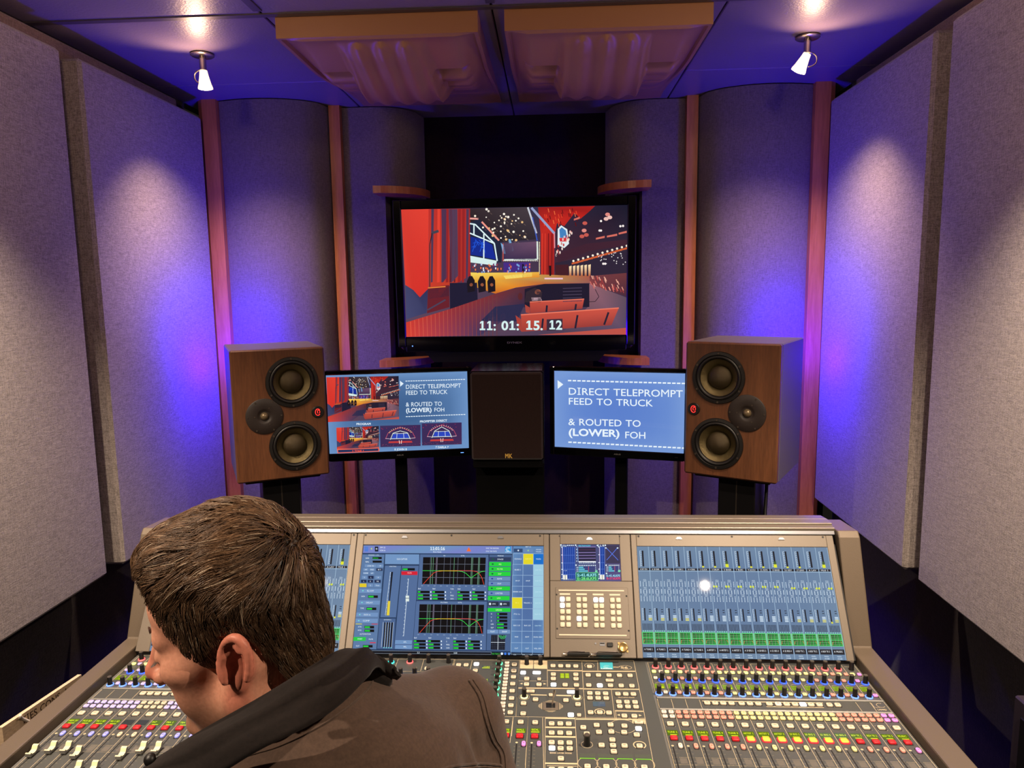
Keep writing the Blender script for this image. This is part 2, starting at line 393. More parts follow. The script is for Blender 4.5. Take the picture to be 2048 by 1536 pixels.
for s, a in ((-1, 'left'), (1, 'right')):
    p = [(1.203, 3.03)] + [(1.195 - 0.415 * (i / 18), 3.022 - 0.024 * math.sin(math.pi * min(1, i / 13)) + (0.16 * (1 - math.sqrt(max(0, 1 - ((i / 18 - .6) / .4) ** 2))) if i / 18 > .6 else 0)) for i in range(19)]
    curved('curved_acoustic_panel', s, p, 'tall curved grey fabric panel behind the %s wooden speaker' % a)
    p = [(0.733, 3.185)] + arcp(0.725, 0.415, 3.182, 0.20, 16, 0.45)
    curved('curved_acoustic_panel', s, p, 'narrow curved fabric panel notched for the television, beside its %s edge' % a, (0.555, 1.335, 2.06))
    # timber caps of the notch: half-round boards
    for z, zz, nm in ((2.053, 2.083, 'above'), (1.322, 1.352, 'below')):
        q = [(0.575, 3.10), (0.575, 2.985)] + [(0.575 - 0.205 * math.sin(t_ * math.pi / 2 / 10), 2.985 + 0.20 * (1 - math.cos(t_ * math.pi / 2 / 10))) for t_ in range(1, 11)] + [(0.37, 3.20)]
        o = MB().prism([(s * x, y + .055) for x, y in q] , z, zz).obj('wooden_ledge', M['cherry'], fixn=True)
        tag(o, 'half-round cherry wood ledge %s the television at its %s corner' % (nm, a), 'ledge', 'notch ledges')
# side wall panels
def panel(s, y0, y1, z0, z1, label, side_drop=0.0, th=0.095):
    xi, xo = s * 1.248, s * (1.248 + th); x0, x1 = sorted((xi, xo))
    t = MB().box(x0, x1, y0, y1, z0, z1, 0.010).obj('wall_panel', M['fabric'])
    return tag(t, label, 'acoustic panel')
for s, a in ((-1, 'left'), (1, 'right')):
    panel(s, 0.86, 2.116, 0.767, 2.355, 'thick grey fabric wall panel nearest the camera on the %s wall' % a)
    panel(s, 2.199, 2.964, 0.765, 2.357, 'grey fabric wall panel on the %s wall, lit blue beside the wooden post' % a)
    panel(s, -0.55, 0.78, 0.767, 2.355, 'grey fabric wall panel on the %s wall, behind the camera' % a) if False else None

# spotlights in view
M['chrome'] = mat('brushed_steel', (200, 190, 180), 0.25, 1.0)
M['glow'] = mat('lamp_glow', (255, 240, 220), 0.4, emit=(255, 226, 190), es=14)
M['hotglass'] = mat('lamp_glass', (255, 240, 220), 0.3, emit=(255, 214, 170), es=2.2)
def spot(x, y, tilt, label):
    t = thing('ceiling_spotlight', label, 'spotlight', (x, y, CZ), 0)
    MB().lathe([(0.0, -.001), (.036, -.001), (.038, -.006), (.034, -.009), (0, -.009)], 28).obj('canopy', M['chrome'], t, smooth=40).location = (0, 0, 0)
    MB().lathe([(0.011, -.008), (.011, -.052), (.0, -.052)], 16).obj('stem', M['chrome'], t, smooth=40)
    for o in [c_ for c_ in t.children]: o.matrix_parent_inverse = Matrix()
    m = MB(); m.M = Matrix.Translation((0, 0, -.055)) @ Matrix.Rotation(tilt, 4, 'Y') @ Matrix.Rotation(0.25, 4, 'X')
    m.lathe([(.0, .004), (.012, .002), (.014, -.012), (.020, -.040), (.0235, -.050), (.0235, -.056)], 24)
    h = m.obj('lamp_head', M['hotglass'], t, smooth=40); h.matrix_parent_inverse = Matrix()
    m2 = MB(); m2.M = m.M; m2.lathe([(.0, -.0595), (.012, -.0585), (.0235, -.0555), (.022, -.053), (0, -.053)], 24)
    g = m2.obj('lamp_lens', M['glow'], t, smooth=40); g.matrix_parent_inverse = Matrix()
    s_ = -1 if x < 0 else 1
    m3 = MB(); m3.tube([(0.006 * s_ + s_ * .026 * math.sin(a), 0, -.072 + .022 * math.cos(a)) for a in [i * math.pi / 10 for i in range(11)]], .0022, 8)
    k = m3.obj('gimbal_ring', M['chrome'], t, smooth=40); k.matrix_parent_inverse = Matrix()
    return t
spot(-0.985, 2.447, 0.05, 'glowing steel gimbal spotlight on the ceiling above the left wall panel')
spot(0.985, 2.465, 0.42, 'glowing steel gimbal spotlight on the ceiling, above the right wall panel, head tilted')

# vacuum-formed ceiling diffusers
M['bronze'] = mat('moulded_bronze_plastic', (176, 128, 94), 0.38, spec=0.4, coat=0.0, bump=0.15, bscale=60)
def sstep(a, b, x): t = min(1, max(0, (x - a) / (b - a))); return t * t * (3 - 2 * t)
def diffuser(xc, label):
    nx, ny = 115, 190; W_, L_ = 0.585, 1.00; y0 = 2.152
    def drop(x, y):
        ax = abs(x); e = min(W_ / 2 - ax, y, L_ - y)
        d = 0.058
        if e > 0.012: d = 0.048
        tx = sstep(0.012, 0.075, W_ / 2 - ax) ; base = 0.040 * sstep(0.01, 0.30, y) * (1 - 0.55 * sstep(0.60, 0.97, y)) + 0.012 * sstep(.0, .02, y)
        d += base * tx
        if ax > 0.125 and 0.22 < y < 0.66 and W_ / 2 - ax > 0.045:
            fr = ((y - 0.22) / 0.11) % 1.0
            g = sstep(0.125, 0.14, ax) * sstep(0.045, 0.085, W_ / 2 - ax); d -= 0.055 * g * (1 - sstep(0.0, 0.75, fr)) * (1 if fr > 0.03 else fr / 0.03)
        hubw = 0.115 + 0.02 * sstep(.05, .5, y); hb = sstep(hubw + 0.02, hubw - 0.01, ax) if False else 1 - sstep(hubw - 0.01, hubw + 0.02, ax)
        ramp = sstep(0.02, 0.12, y) * (0.45 + 0.55 * sstep(0.1, 0.5, y)) * (1 - sstep(0.50, 0.74, y + ax * 0.5))
        flute = 0.5 + 0.5 * math.cos(2 * math.pi * x / 0.070)
        d += hb * ramp * (0.034 + 0.016 * sstep(.1, .45, y)) + hb * sstep(0.035, 0.05 + 0.05 * (1 - flute), y) * 0.014 * flute * (1 - sstep(0.76, 0.8, y))
        if 0.80 < y < 0.84: d += 0.018 * tx
        if y > 0.86: d -= 0.012 * sstep(.86, .90, y)
        return d * (1 - 0.90 * sstep(0.30, 0.90, y)) + 0.002
    vs = []; fs = []
    for j in range(ny + 1):
        for i in range(nx + 1):
            x = -W_ / 2 + W_ * i / nx; y = L_ * j / ny; vs.append((x, y, -drop(x, y)))
    for j in range(ny):
        for i in range(nx): a = j * (nx + 1) + i; fs.append((a, a + nx + 1, a + nx + 2, a + 1))
    m = MB(); m.add(vs, fs)
    n = nx + 1; rim = [i for i in range(n)] + [j * n + nx for j in range(1, ny + 1)] + [ny * n + i for i in range(nx - 1, -1, -1)] + [j * n for j in range(ny - 1, 0, -1)]
    b = len(m.v); m.v += [(vs[i][0], vs[i][1], 0.0) for i in rim]; k = len(rim)
    for i in range(k): j = (i + 1) % k; m.f.append((rim[i], rim[j], b + j, b + i)); m.m.append(0)
    o = m.obj('ceiling_diffuser', M['bronze'], smooth=32); o.location = (xc, y0, CZ)
    return tag(o, label, 'diffuser', 'ceiling diffusers')
diffuser(-0.333, 'moulded bronze ceiling diffuser with fluted hub, above the television, left one')
diffuser(0.328, 'moulded bronze ceiling diffuser with fluted hub, above the television, right one')
# ================================================================ LOUDSPEAKERS AND SCREENS
M['walnut'] = wood('walnut_veneer', (60, 34, 20), (124, 78, 48), 5.0, (10, 10, 0.9), 0.42, 0.25, (0.25, 0.8))
M['cab_black'] = mat('satin_black_cabinet', (98, 92, 100), 0.42, bump=0.1, bscale=400)
M['rubber'] = mat('black_rubber', (20, 18, 17), 0.45)
M['cone'] = mat('woven_bronze_cone', (104, 92, 60), 0.26, 0.65, bump=0.5, bscale=900)
M['dome'] = mat('woven_bronze_dome', (72, 62, 42), 0.2, 0.5, bump=0.6, bscale=900)
M['tweet'] = mat('silk_dome', (120, 105, 80), 0.25, 0.4)
M['plate'] = mat('tweeter_plate', (38, 30, 27), 0.5)
M['bolt'] = mat('steel_bolt', (120, 110, 100), 0.35, 0.9)
M['red_led'] = mat('red_logo_light', (255, 40, 40), 0.4, emit=(255, 52, 48), es=1.6)
M['gloss'] = mat('gloss_black_plastic', (8, 8, 9), 0.12, spec=0.6)
M['satin'] = mat('satin_black_plastic', (16, 15, 17), 0.35)
M['pic'] = picture_mat('screen_picture', 1.0)
M['print'] = print_mat('printed_marks')

def speaker(loc, rz, s, label, standlabel):
    """baffle in the local XZ plane facing -Y; s = +1 tweeter towards local +x"""
    W_, H_, DP = 0.302, 0.444, 0.335
    t = thing('wooden_loudspeaker', label, 'speaker', loc, rz, 'wooden two-woofer loudspeakers'); t.scale = (.96, .96, .96)
    def put(mb, name, m, parent=t, **k):
        o = mb.obj(name, m, **k); o.parent = parent; return o
    m = MB(); m.box(-W_ / 2, W_ / 2, 0.024, DP, 0, H_, .004); put(m, 'cabinet', M['cab_black'])
    m = MB(); m.box(-W_ / 2, W_ / 2, 0.0, 0.0245, 0, H_, .005); b0 = m.obj('baffle_blank', M['walnut'], fixn=True)
    m = MB()
    for cx, cz, r_ in ((-s * 0.0405, 0.330, .0735), (-s * 0.0405, 0.112, .0735), (s * 0.0535, 0.221, .0225)): m.lathe([(r_, -.02), (r_, .05)], 40, (cx, 0, cz), 'y')
    c0 = m.obj('hole_cutter', M['walnut'], fixn=True)
    bo = b0.modifiers.new('b', 'BOOLEAN'); bo.operation = 'DIFFERENCE'; bo.object = c0; bo.solver = 'EXACT'
    bpy.context.view_layer.update(); me = D.meshes.new_from_object(b0.evaluated_get(bpy.context.evaluated_depsgraph_get())); me.name = 'baffle'
    D.objects.remove(b0); D.objects.remove(c0); link('baffle', me).parent = t
    m = MB(); m.box(-W_ / 2 + .01, W_ / 2 - .01, 0.0235, 0.0240, .01, H_ - .01); put(m, 'inner_panel', M['rubber'])
    def woofer(cx, cz, R):
        m = MB(); m.lathe([(R, 0.001), (R, -.004), (R * .985, -.0065), (R * .88, -.0075), (R * .86, -.005), (R * .84, -.002)], 48, (cx, 0, cz), 'y', caps=False)
        w_ = put(m, 'woofer', M['rubber'], smooth=50, fixn=True)
        m = MB(); m.lathe([(R * .86, -.003), (R * .82, -.0075), (R * .78, -.008), (R * .735, -.005), (R * .715, .000), (R * .70, .003)], 48, (cx, 0, cz), 'y', caps=False)
        o = m.obj('surround', M['rubber'], smooth=60, fixn=True); o.parent = w_
        m = MB(); m.lathe([(R * .72, .001), (R * .62, .006), (R * .52, .012), (R * .45, .0175), (R * .43, .0195), (0.0, .0195)], 48, (cx, 0, cz), 'y', caps=False)
        o = m.obj('cone', M['cone'], smooth=40); o.parent = w_
        m = MB(); m.lathe([(R * .455, .0165)] + [(R * .455 * math.cos(a), .0155 - R * .28 * math.sin(a)) for a in [i * math.pi / 2 / 10 for i in range(1, 11)]], 40, (cx, 0, cz), 'y')
        o = m.obj('dust_cap', M['dome'], smooth=True, fixn=True); o.parent = w_
        for k in range(6):
            a = math.radians(90 + 60 * k); m = MB(); m.lathe([(.0034, -.0062), (.0034, -.009), (.0016, -.009), (.0016, -.0078), (0, -.0078)], 10, (cx + R * .93 * math.cos(a), 0, cz + R * .93 * math.sin(a)), 'y')
            o = m.obj('bolt', M['bolt'], fixn=True); o.parent = w_
    woofer(-s * 0.0405, 0.330, 0.0855); woofer(-s * 0.0405, 0.112, 0.0855)
    cx, cz, R = s * 0.0535, 0.221, 0.060
    m = MB(); m.lathe([(R, .001), (R, -.003), (R * .97, -.0042), (R * .45, -.0042), (R * .36, -.003), (R * .24, .003), (0, .003)], 44, (cx, 0, cz), 'y')
    w_ = put(m, 'tweeter', M['plate'], smooth=40, fixn=True)
    m = MB(); m.lathe([(R * .24, .003)] + [(R * .22 * math.cos(a), .002 - R * .2 * math.sin(a)) for a in [i * math.pi / 2 / 8 for i in range(9)]], 28, (cx, 0, cz), 'y')
    o = m.obj('dome', M['tweet'], smooth=True, fixn=True); o.parent = w_
    for k in range(6):
        a = math.radians(60 * k); m = MB(); m.lathe([(.0028, -.004), (.0028, -.0056), (0, -.0056)], 9, (cx + R * .90 * math.cos(a), 0, cz + R * .9 * math.sin(a)), 'y')
        o = m.obj('bolt', M['bolt'], fixn=True); o.parent = w_
    for k in range(3):
        a = math.radians(60 + 120 * k); m = MB(); m.lathe([(.0024, -.004), (.0024, -.0052), (0, -.0052)], 9, (cx + R * .52 * math.cos(a), 0, cz + R * .52 * math.sin(a)), 'y')
        o = m.obj('bolt', M['bolt'], fixn=True); o.parent = w_
    cx, cz, R = -s * 0.120, 0.2215, 0.0205
    m = MB(); m.lathe([(R, .001), (R, -.003), (R * .92, -.0045), (0, -.0045)], 32, (cx, 0, cz), 'y'); b = put(m, 'badge', M['rubber'], smooth=40, fixn=True)
    m = MB()
    pts = [(cx + .0085 * math.cos(math.radians(a)), -.0056, cz + .011 * math.sin(math.radians(a))) for a in range(40, 321, 20)]
    m.tube(pts, .0012, 6); m.tube([(cx + .0025 + .0042 * math.cos(math.radians(a)), -.0056, cz + .001 + .0060 * math.sin(math.radians(a))) for a in range(-60, 250, 25)], .0010, 6)
    o = m.obj('logo', M['red_led'], smooth=True); o.parent = b
    return t
def stand(loc, rz, label, h):
    t = thing('speaker_stand', label, 'speaker stand', (loc[0], loc[1], 0), rz)
    m = MB(); m.box(-.062, .058, .10, .22, .02, h - .012, .003); m.obj('column', M['satin']).parent = t
    m = MB(); m.box(-.0035, .0005, .0985, .1005, .02, h - .012); m.obj('column_seam', M['bolt']).parent = t
    m = MB(); m.box(-.12, .12, .03, .29, h - .012, h, .003); m.obj('top_plate', M['satin']).parent = t
    m = MB(); m.box(-.17, .17, -.02, .34, 0.0, .02, .004); m.obj('base_plate', M['satin']).parent = t
    m = MB(); m.tube([(.068, .20, .02), (.075, .20, .4), (.066, .19, .7), (.07, .2, h - .05)], .006, 8); m.obj('cable', M['rubber'], smooth=True).parent = t
    return t
KS = lambda v: CAM + (Vector(v) - CAM) * .96
LS = KS((-0.7465, 2.340, 1.0185)); RS = KS((0.738, 2.325, 1.0245))
speaker(LS, math.radians(27.4), -1, 'walnut-fronted loudspeaker with two woofers on a stand left of the screens', '')
speaker(RS, math.radians(-29.8), 1, 'walnut-fronted loudspeaker with two woofers on a stand right of the screens', '')
stand(LS, math.radians(27.4), 'black column stand under the walnut loudspeaker left of the screens', LS.z - .0005)
stand(RS, math.radians(-29.8), 'black column stand under the walnut loudspeaker right of the screens', RS.z - .0005)
# centre speaker
t = thing('centre_loudspeaker', 'black cloth-fronted loudspeaker standing between the two lower monitors', 'speaker', (0.017, 2.30, 1.09))
MB().box(-.105, .137, 2.312, 2.56, 1.09, 1.386, .005).obj('cabinet', M['gloss'], t)
M['grille'] = fabric('brown_black_grille_cloth', (34, 20, 18), 0.2, 700, 0.3)
MB().box(-.101, .133, 2.297, 2.313, 1.094, 1.382, .006).obj('grille', M['grille'], t)
c = Canvas((0.008, 2.2966, 1.1155), (0.024, 0, 0), (0, 0, -0.0145), 0.0004); c.up()
c.text('MK', 0, 1, 1.0, (200, 160, 70), bold=1, width=1.0); c.obj('logo', M['print'], t)
M['stand_black'] = mat('matt_black_stand', (5, 5, 6), 0.8, spec=0.08)
t = thing('equipment_stand', 'matt black pedestal under the black cloth-fronted loudspeaker', 'stand', (0.017, 2.42, 0))
MB().box(-.10, .132, 2.32, 2.55, 1.06, 1.0895, .004).obj('top_shelf', M['stand_black'], t)
MB().box(-.10, .135, 2.40, 2.56, .03, 1.0605, .004).obj('pedestal', M['stand_black'], t)
MB().box(-.13, .165, 2.30, 2.60, 0.0, .031, .004).obj('foot', M['stand_black'], t)

# ---------------------------------------------------------------- the stage picture (drawn in 2048x1365 zoom units)
QTV = [(212, 240), (1760, 205), (1748, 1085), (255, 1108)]
def stage_picture(c, big=True):
    R = c.poly; rnd = random.Random(5)
    R([(212, 240), (1760, 205), (1748, 1085), (255, 1108)], [(70, 62, 86), (38, 36, 60), (72, 60, 84), (96, 70, 92)]); c.up()
    # house right: dark hall and seats
    R([(1270, 215), (1760, 205), (1757, 520), (1265, 600)], [(46, 40, 62), (26, 26, 44), (50, 40, 58), (70, 40, 54)])
    R([(1265, 600), (1757, 500), (1755, 690), (1500, 700), (1265, 660)], (48, 38, 56))
    R([(1500, 690), (1755, 668), (1752, 830), (1640, 790), (1510, 745)], [(120, 62, 66), (110, 56, 60), (70, 44, 60), (96, 50, 60), (150, 70, 70)])
    R([(1500, 740), (1752, 835), (1748, 1085), (1300, 1090), (1490, 900)], [(150, 100, 110), (92, 76, 92), (84, 72, 100), (74, 62, 84), (120, 84, 96)])
    # ceiling truss area
    R([(682, 232), (1080, 222), (1150, 440), (900, 460), (684, 330)], [(52, 40, 44), (70, 60, 66), (50, 42, 50), (40, 34, 40), (46, 36, 40)])
    # red curtain
    R([(212, 240), (400, 236), (402, 780), (345, 840), (300, 790), (244, 755)], [(216, 62, 50), (226, 66, 52), (214, 50, 42), (206, 48, 42), (212, 52, 42), (220, 62, 50)])
    R([(244, 755), (300, 790), (345, 838), (402, 780), (392, 945), (252, 990)], [(66, 68, 104), (60, 60, 96), (54, 54, 90), (50, 50, 86), (58, 60, 98), (70, 72, 112)])
    R([(400, 236), (688, 232), (690, 690), (560, 760), (404, 770)], [(190, 50, 44), (170, 44, 44), (160, 40, 44), (190, 60, 40), (200, 60, 44)]); c.up()
    for x in (428, 470, 500, 530, 555, 585, 612, 640, 668):
        d = rnd.choice([(120, 30, 36), (92, 34, 48), (226, 66, 50), (150, 38, 40), (78, 56, 84)])
        R([(x - 9, 236), (x + 9, 236), (x + 6 + rnd.uniform(-6, 6), 735), (x - 9, 738)], d)
    R([(488, 236), (524, 236), (530, 700), (500, 740)], (78, 50, 78)); R([(536, 236), (598, 236), (606, 690), (560, 740)], (84, 60, 86))
    # house set with neon frame
    R([(684, 330), (745, 300), (905, 470), (900, 600), (688, 590)], (34, 40, 62)); c.up()
    R([(690, 425), (778, 440), (775, 560), (690, 548)], (24, 44, 140)); R([(785, 450), (838, 480), (862, 580), (785, 565)], (26, 46, 150))
    W_ = 9
    for p in ([(684, 335), (720, 340), (852, 470), (872, 590)], [(684, 400), (852, 470)], [(712, 340), (712, 410)], [(780, 405), (780, 580)]):
        c.path(p, W_, (222, 244, 246))
    c.poly([(688, 555), (868, 588), (866, 622), (690, 600)], (214, 238, 236))
    c.path([(684, 300), (742, 302)], 12, (236, 160, 150)); c.path([(765, 322), (884, 450)], 12, (238, 150, 136))
    for i in range(14): a = rnd.uniform(0, 1); c.line(692 + 80 * a, 440 + 90 * rnd.random(), 715 + 80 * a, 445 + 95 * rnd.random(), 4, (40, 100, 240))
    # back screen with bulbs
    R([(915, 470), (1145, 455), (1145, 580), (915, 585)], [(84, 66, 92), (110, 78, 104), (60, 44, 74), (56, 44, 78)])
    c.path([(1145, 455), (1147, 578), (918, 582)], 10, (232, 246, 236)); c.line(912, 470, 912, 590, 5, (220, 90, 60))
    for p in ([(895, 465), (915, 480), (930, 540), (912, 540)], [(948, 440), (962, 440), (985, 520), (960, 528)]): R(p, (120, 170, 214))
    R([(915, 600), (1100, 598), (1100, 665), (915, 668)], (72, 46, 130))
    # proscenium right: red drapes
    R([(1150, 222), (1540, 212), (1500, 250), (1440, 300), (1400, 260), (1330, 350), (1280, 330), (1262, 420), (1262, 690), (1170, 690), (1168, 400)], [(150, 30, 30), (170, 34, 30), (160, 30, 28), (200, 40, 30), (180, 34, 30), (190, 40, 34), (200, 44, 34), (180, 36, 34), (150, 36, 34), (170, 40, 34), (190, 44, 36)])
    c.up()
    for x in (1180, 1200, 1222, 1246): c.line(x, 400, x - 2, 690, 6, (110, 24, 28) if x % 4 else (220, 60, 44))
    for i in range(26):
        x = rnd.uniform(1180, 1420); y = rnd.uniform(225, 330); c.line(x, y, x + 6, y + 26, 5, rnd.choice([(230, 70, 44), (90, 20, 24), (240, 110, 60)]))
    c.line(1080, 222, 1140, 400, 12, (200, 204, 214)); c.line(1105, 225, 1262, 400, 16, (150, 160, 200)); c.line(1262, 395, 1264, 500, 8, (226, 140, 150)); c.line(1112, 290, 1145, 450, 8, (60, 90, 190))
    R([(1285, 370), (1308, 345), (1350, 372), (1362, 470), (1330, 500), (1284, 480)], (226, 236, 240)); c.up()
    R([(1296, 375), (1312, 358), (1340, 380), (1348, 430), (1300, 430)], (70, 130, 190)); R([(1295, 432), (1345, 428), (1345, 456), (1300, 456)], (214, 50, 60))
    for i in range(22): c.disc(1275 + i * 5.0, 560 - i * 7 + rnd.uniform(-60, 10), 6, 11, rnd.choice([(226, 120, 110), (240, 220, 210), (190, 60, 60)]), 6)
    # ceiling bulbs
    for i in range(54):
        x = 690 + 430 * rnd.random(); y = 232 + 220 * rnd.random()
        if y < 232 + (x - 690) * 0.12 - 10 or x > 1060 + (y - 230) * 0.3 or y > 300 + (x - 690) * .8: continue
        if y > 430 and x < 860: continue
        r_ = rnd.uniform(4, 9); c.disc(x, y, r_, r_, rnd.choice([(250, 236, 214), (255, 246, 232), (236, 190, 130)]), 7); c.line(x + 12, y + 12, x + 24, y + 22, 3, (110, 92, 84))
    for i in range(22): c.disc(1160, 462 + i * 10, 4, 4, (250, 230, 190), 6)
    for i in range(20): c.disc(918 + i * 12, 588, 3.5, 3.5, (246, 240, 220), 6)
    # galleries right
    R([(1270, 545), (1480, 470), (1760, 440), (1758, 480), (1500, 520), (1290, 600)], (66, 36, 50)); c.up()
    for i in range(12):
        x = 1380 + i * 33; y = 600 - i * 9.5; R([(x, y), (x + 46, y - 10), (x + 46, y + 2), (x, y + 12)], (204, 92, 50)); c.disc(x + 12, y - 12, 8, 8, (252, 240, 220), 7)
    for i in range(26): c.disc(rnd.uniform(1560, 1750), rnd.uniform(530, 610), 4, 4, (236, 230, 230), 6)
    for x, y, w_ in ((1545, 430, 60), (1620, 415, 70), (1700, 395, 55), (1395, 300, 40)): R([(x, y), (x + w_, y - 14), (x + w_, y), (x, y + 12)], (214, 110, 96)); 
    for x, y in ((1570, 380), (1580, 380), (1712, 350), (1730, 348), (1580, 315), (1595, 606), (1608, 606)): c.disc(x, y, 8, 8, (250, 240, 236), 8)
    for x, y in ((1625, 270), (1640, 290), (1615, 300), (1470, 330), (1465, 380), (1480, 410), (1450, 420)): c.disc(x, y, 17, 13, rnd.choice([(226, 140, 130), (200, 90, 80), (236, 190, 180)]), 9)
    for i in range(6): R([(1362 + i * 26, 625 - i * 2), (1380 + i * 26, 620 - i * 2), (1378 + i * 26, 690), (1364 + i * 26, 692)], [(252, 226, 180), (252, 226, 180), (180, 90, 50), (180, 90, 50)])
    R([(1268, 615), (1358, 612), (1358, 690), (1268, 690)], (70, 32, 40))
    # stage floor
    R([(690, 668), (1500, 690), (1506, 738), (1200, 744), (1000, 770), (860, 812), (700, 760)], [(232, 196, 80), (170, 90, 70), (150, 90, 84), (190, 100, 56), (226, 134, 40), (206, 104, 34), (214, 150, 50)]); c.up()
    R([(690, 672), (1160, 664), (1160, 700), (860, 720), (700, 715)], [(244, 216, 96), (236, 180, 70), (226, 140, 50), (232, 160, 50), (230, 180, 70)])
    R([(915, 690), (1110, 668), (1110, 695), (930, 712)], (246, 222, 110))
    for i in range(60):
        x = rnd.choice([rnd.uniform(700, 910), rnd.uniform(930, 1100)]); y = rnd.uniform(605, 664); R([(x, y), (x + 9, y), (x + 8, y + 14), (x, y + 12)], rnd.choice([(236, 236, 246), (120, 160, 220), (170, 60, 60), (236, 120, 70), (60, 50, 120)]))
    R([(1042, 610), (1054, 610), (1056, 700), (1044, 704)], (30, 24, 36)); R([(1225, 620), (1240, 620), (1240, 690), (1228, 690)], (26, 20, 26))
    c.line(1195, 708, 1320, 708, 10, (240, 200, 220))
    # wedge monitors and cases
    R([(400, 770), (545, 755), (548, 905), (395, 948)], (104, 34, 44)); R([(548, 740), (735, 738), (740, 860), (552, 925)], (34, 30, 52)); R([(404, 790), (545, 765), (545, 830), (404, 850)], (42, 34, 54)); c.up()
    for x in (665, 740, 805): R([(x, 730), (x + 16, 694), (x + 36, 692), (x + 54, 722), (x + 56, 796), (x + 6, 806)], (30, 24, 32)); c.disc(x + 30, 752, 12, 12, (160, 90, 60), 8)
    c.line(410, 480, 425, 400, 6, (40, 34, 44)); c.line(425, 400, 470, 386, 18, (70, 66, 80)); c.line(410, 480, 412, 770, 7, (70, 44, 48)); c.line(400, 775, 520, 765, 8, (230, 130, 60))
    c.line(398, 925, 520, 855, 10, (74, 66, 90))
    # stage front wall and pit
    R([(252, 1010), (560, 915), (850, 815), (1010, 772), (1200, 745), (1210, 800), (1060, 900), (760, 1095), (255, 1108)], [(206, 60, 46), (150, 50, 54), (110, 50, 56), (96, 48, 56), (70, 40, 52), (44, 34, 56), (52, 44, 76), (66, 56, 92), (216, 66, 50)]); c.up()
    for i in range(22):
        x = 262 + i * 28; f = i / 22; y0 = 1008 - (x - 252) * .325; c.line(x + 20, y0, x + 26 - 4 * f, 1105, 4, (int(230 - 130 * f), int(96 - 40 * f), int(74 - 10 * f)))
    R([(1060, 780), (1190, 745), (1500, 740), (1500, 900), (1060, 905)], (34, 28, 46)); R([(860, 900), (1060, 880), (1010, 1000), (760, 1000)], (46, 44, 76)); c.up()
    R([(1060, 870), (1070, 800), (1130, 770), (1180, 800), (1170, 870)], (52, 40, 50)); c.disc(1150, 800, 22, 18, (170, 96, 70)); R([(1105, 838), (1170, 836), (1178, 858), (1110, 860)], (180, 150, 160)); c.disc(1030, 830, 16, 26, (90, 40, 44))
    for i in range(5): c.line(1320, 775 + i * 22, 1450, 770 + i * 22, 6, (70, 60, 82))
    # pews
    def pew(p): R(p, [(196, 78, 62), (206, 84, 68), (150, 60, 56), (160, 62, 56)])
    pew([(1095, 868), (1465, 845), (1452, 912), (1098, 945)]); R([(1062, 885), (1095, 905), (1096, 945), (1068, 940)], (170, 70, 60))
    pew([(1035, 955), (1700, 905), (1650, 1022), (1040, 1070)]); R([(998, 958), (1035, 985), (1040, 1070), (1015, 1040)], (170, 66, 56)); c.up()
    c.line(1095, 868, 1465, 846, 6, (232, 120, 96)); c.line(1035, 955, 1700, 906, 8, (236, 120, 96))
    for a in ((1212, 890, 1208, 935), (1410, 880, 1404, 920), (1185, 980, 1178, 1050), (1420, 955, 1404, 1045), (1630, 935, 1600, 1020)): c.line(*a, 13, (40, 34, 52))
    R([(1150, 1090), (1748, 1040), (1748, 1085)], (190, 84, 72))
    for i in range(40): x = rnd.uniform(1505, 1748); y = 690 + (x - 1500) * .16 + rnd.uniform(-12, 60); c.line(x, y, x + 10, y + 24, 6, rnd.choice([(214, 110, 100), (236, 170, 150), (160, 60, 60)]))
    c.path([(1540, 780), (1565, 830), (1540, 862), (1470, 866)], 4, (40, 30, 40))
    if big:
        c.up(); R([(1210, 985), (1318, 980), (1318, 1056), (1210, 1062)], (60, 44, 60)); c.up()
        c.text('11:', 748, 1060, 62, (214, 240, 240), bold=1, width=118); c.text('01:', 902, 1058, 62, (214, 240, 240), bold=1, width=122)
        c.text('15.', 1064, 1056, 62, (214, 240, 240), bold=1, width=122); c.text('12', 1222, 1053, 62, (214, 240, 240), bold=1, width=94)

# television on the front wall
tvY = 2.95; t = thing('television', 'large glossy black television showing the red-curtained stage and timecode', 'television', (0.015, tvY, 1.396))
tilt = math.radians(2.2)
TM = Matrix.Translation((0.0155, tvY, 1.71)) @ Matrix.Rotation(tilt, 4, 'X')
X0, X1, Z0, Z1 = -0.487, 0.487, -0.315, 0.300; sx0, sx1, sz0, sz1 = -0.4525, 0.4515, -0.252, 0.262
m = MB(); m.M = TM
m.box(X0, sx0, -.012, .02, Z0 + .02, Z1, .004); m.box(sx1, X1, -.012, .02, Z0 + .02, Z1, .004); m.box(sx0 - .002, sx1 + .002, -.012, .02, sz1, Z1, .004); m.box(sx0 - .002, sx1 + .002, -.012, .02, Z0, sz0, .004)
m.obj('bezel', M['gloss'], t)
m = MB(); m.M = TM; m.box(X0 + .004, X1 - .004, .0185, .085, Z0 + .004, Z1 - .004, .01); m.obj('back_housing', M['satin'], t)
m = MB(); m.M = TM; m.prism([(-.40, Z0 + .02), (-.34, Z0 - .045), (.34, Z0 - .045), (.40, Z0 + .02)], 0.0, .06, 'y', .004); m.obj('speaker_bar', M['satin'], t, fixn=True)
P = lambda x, z, y=-.004: TM @ Vector((x, y, z))
c = Canvas(P(sx0, sz1), P(sx1, sz1) - P(sx0, sz1), P(sx0, sz0) - P(sx0, sz1), 0.00012, homog(QTV)); stage_picture(c); c.obj('screen', M['pic'], t)
c = Canvas(P(sx0, sz0, -.0125), P(sx1, sz0) - P(sx0, sz0), (0, 0, -0.06), 0.0002); c.up(); c.text('DYNEX', 0.462, .52, .13, (112, 108, 108), bold=1, width=.068); c.obj('maker_name', M['print'], t)
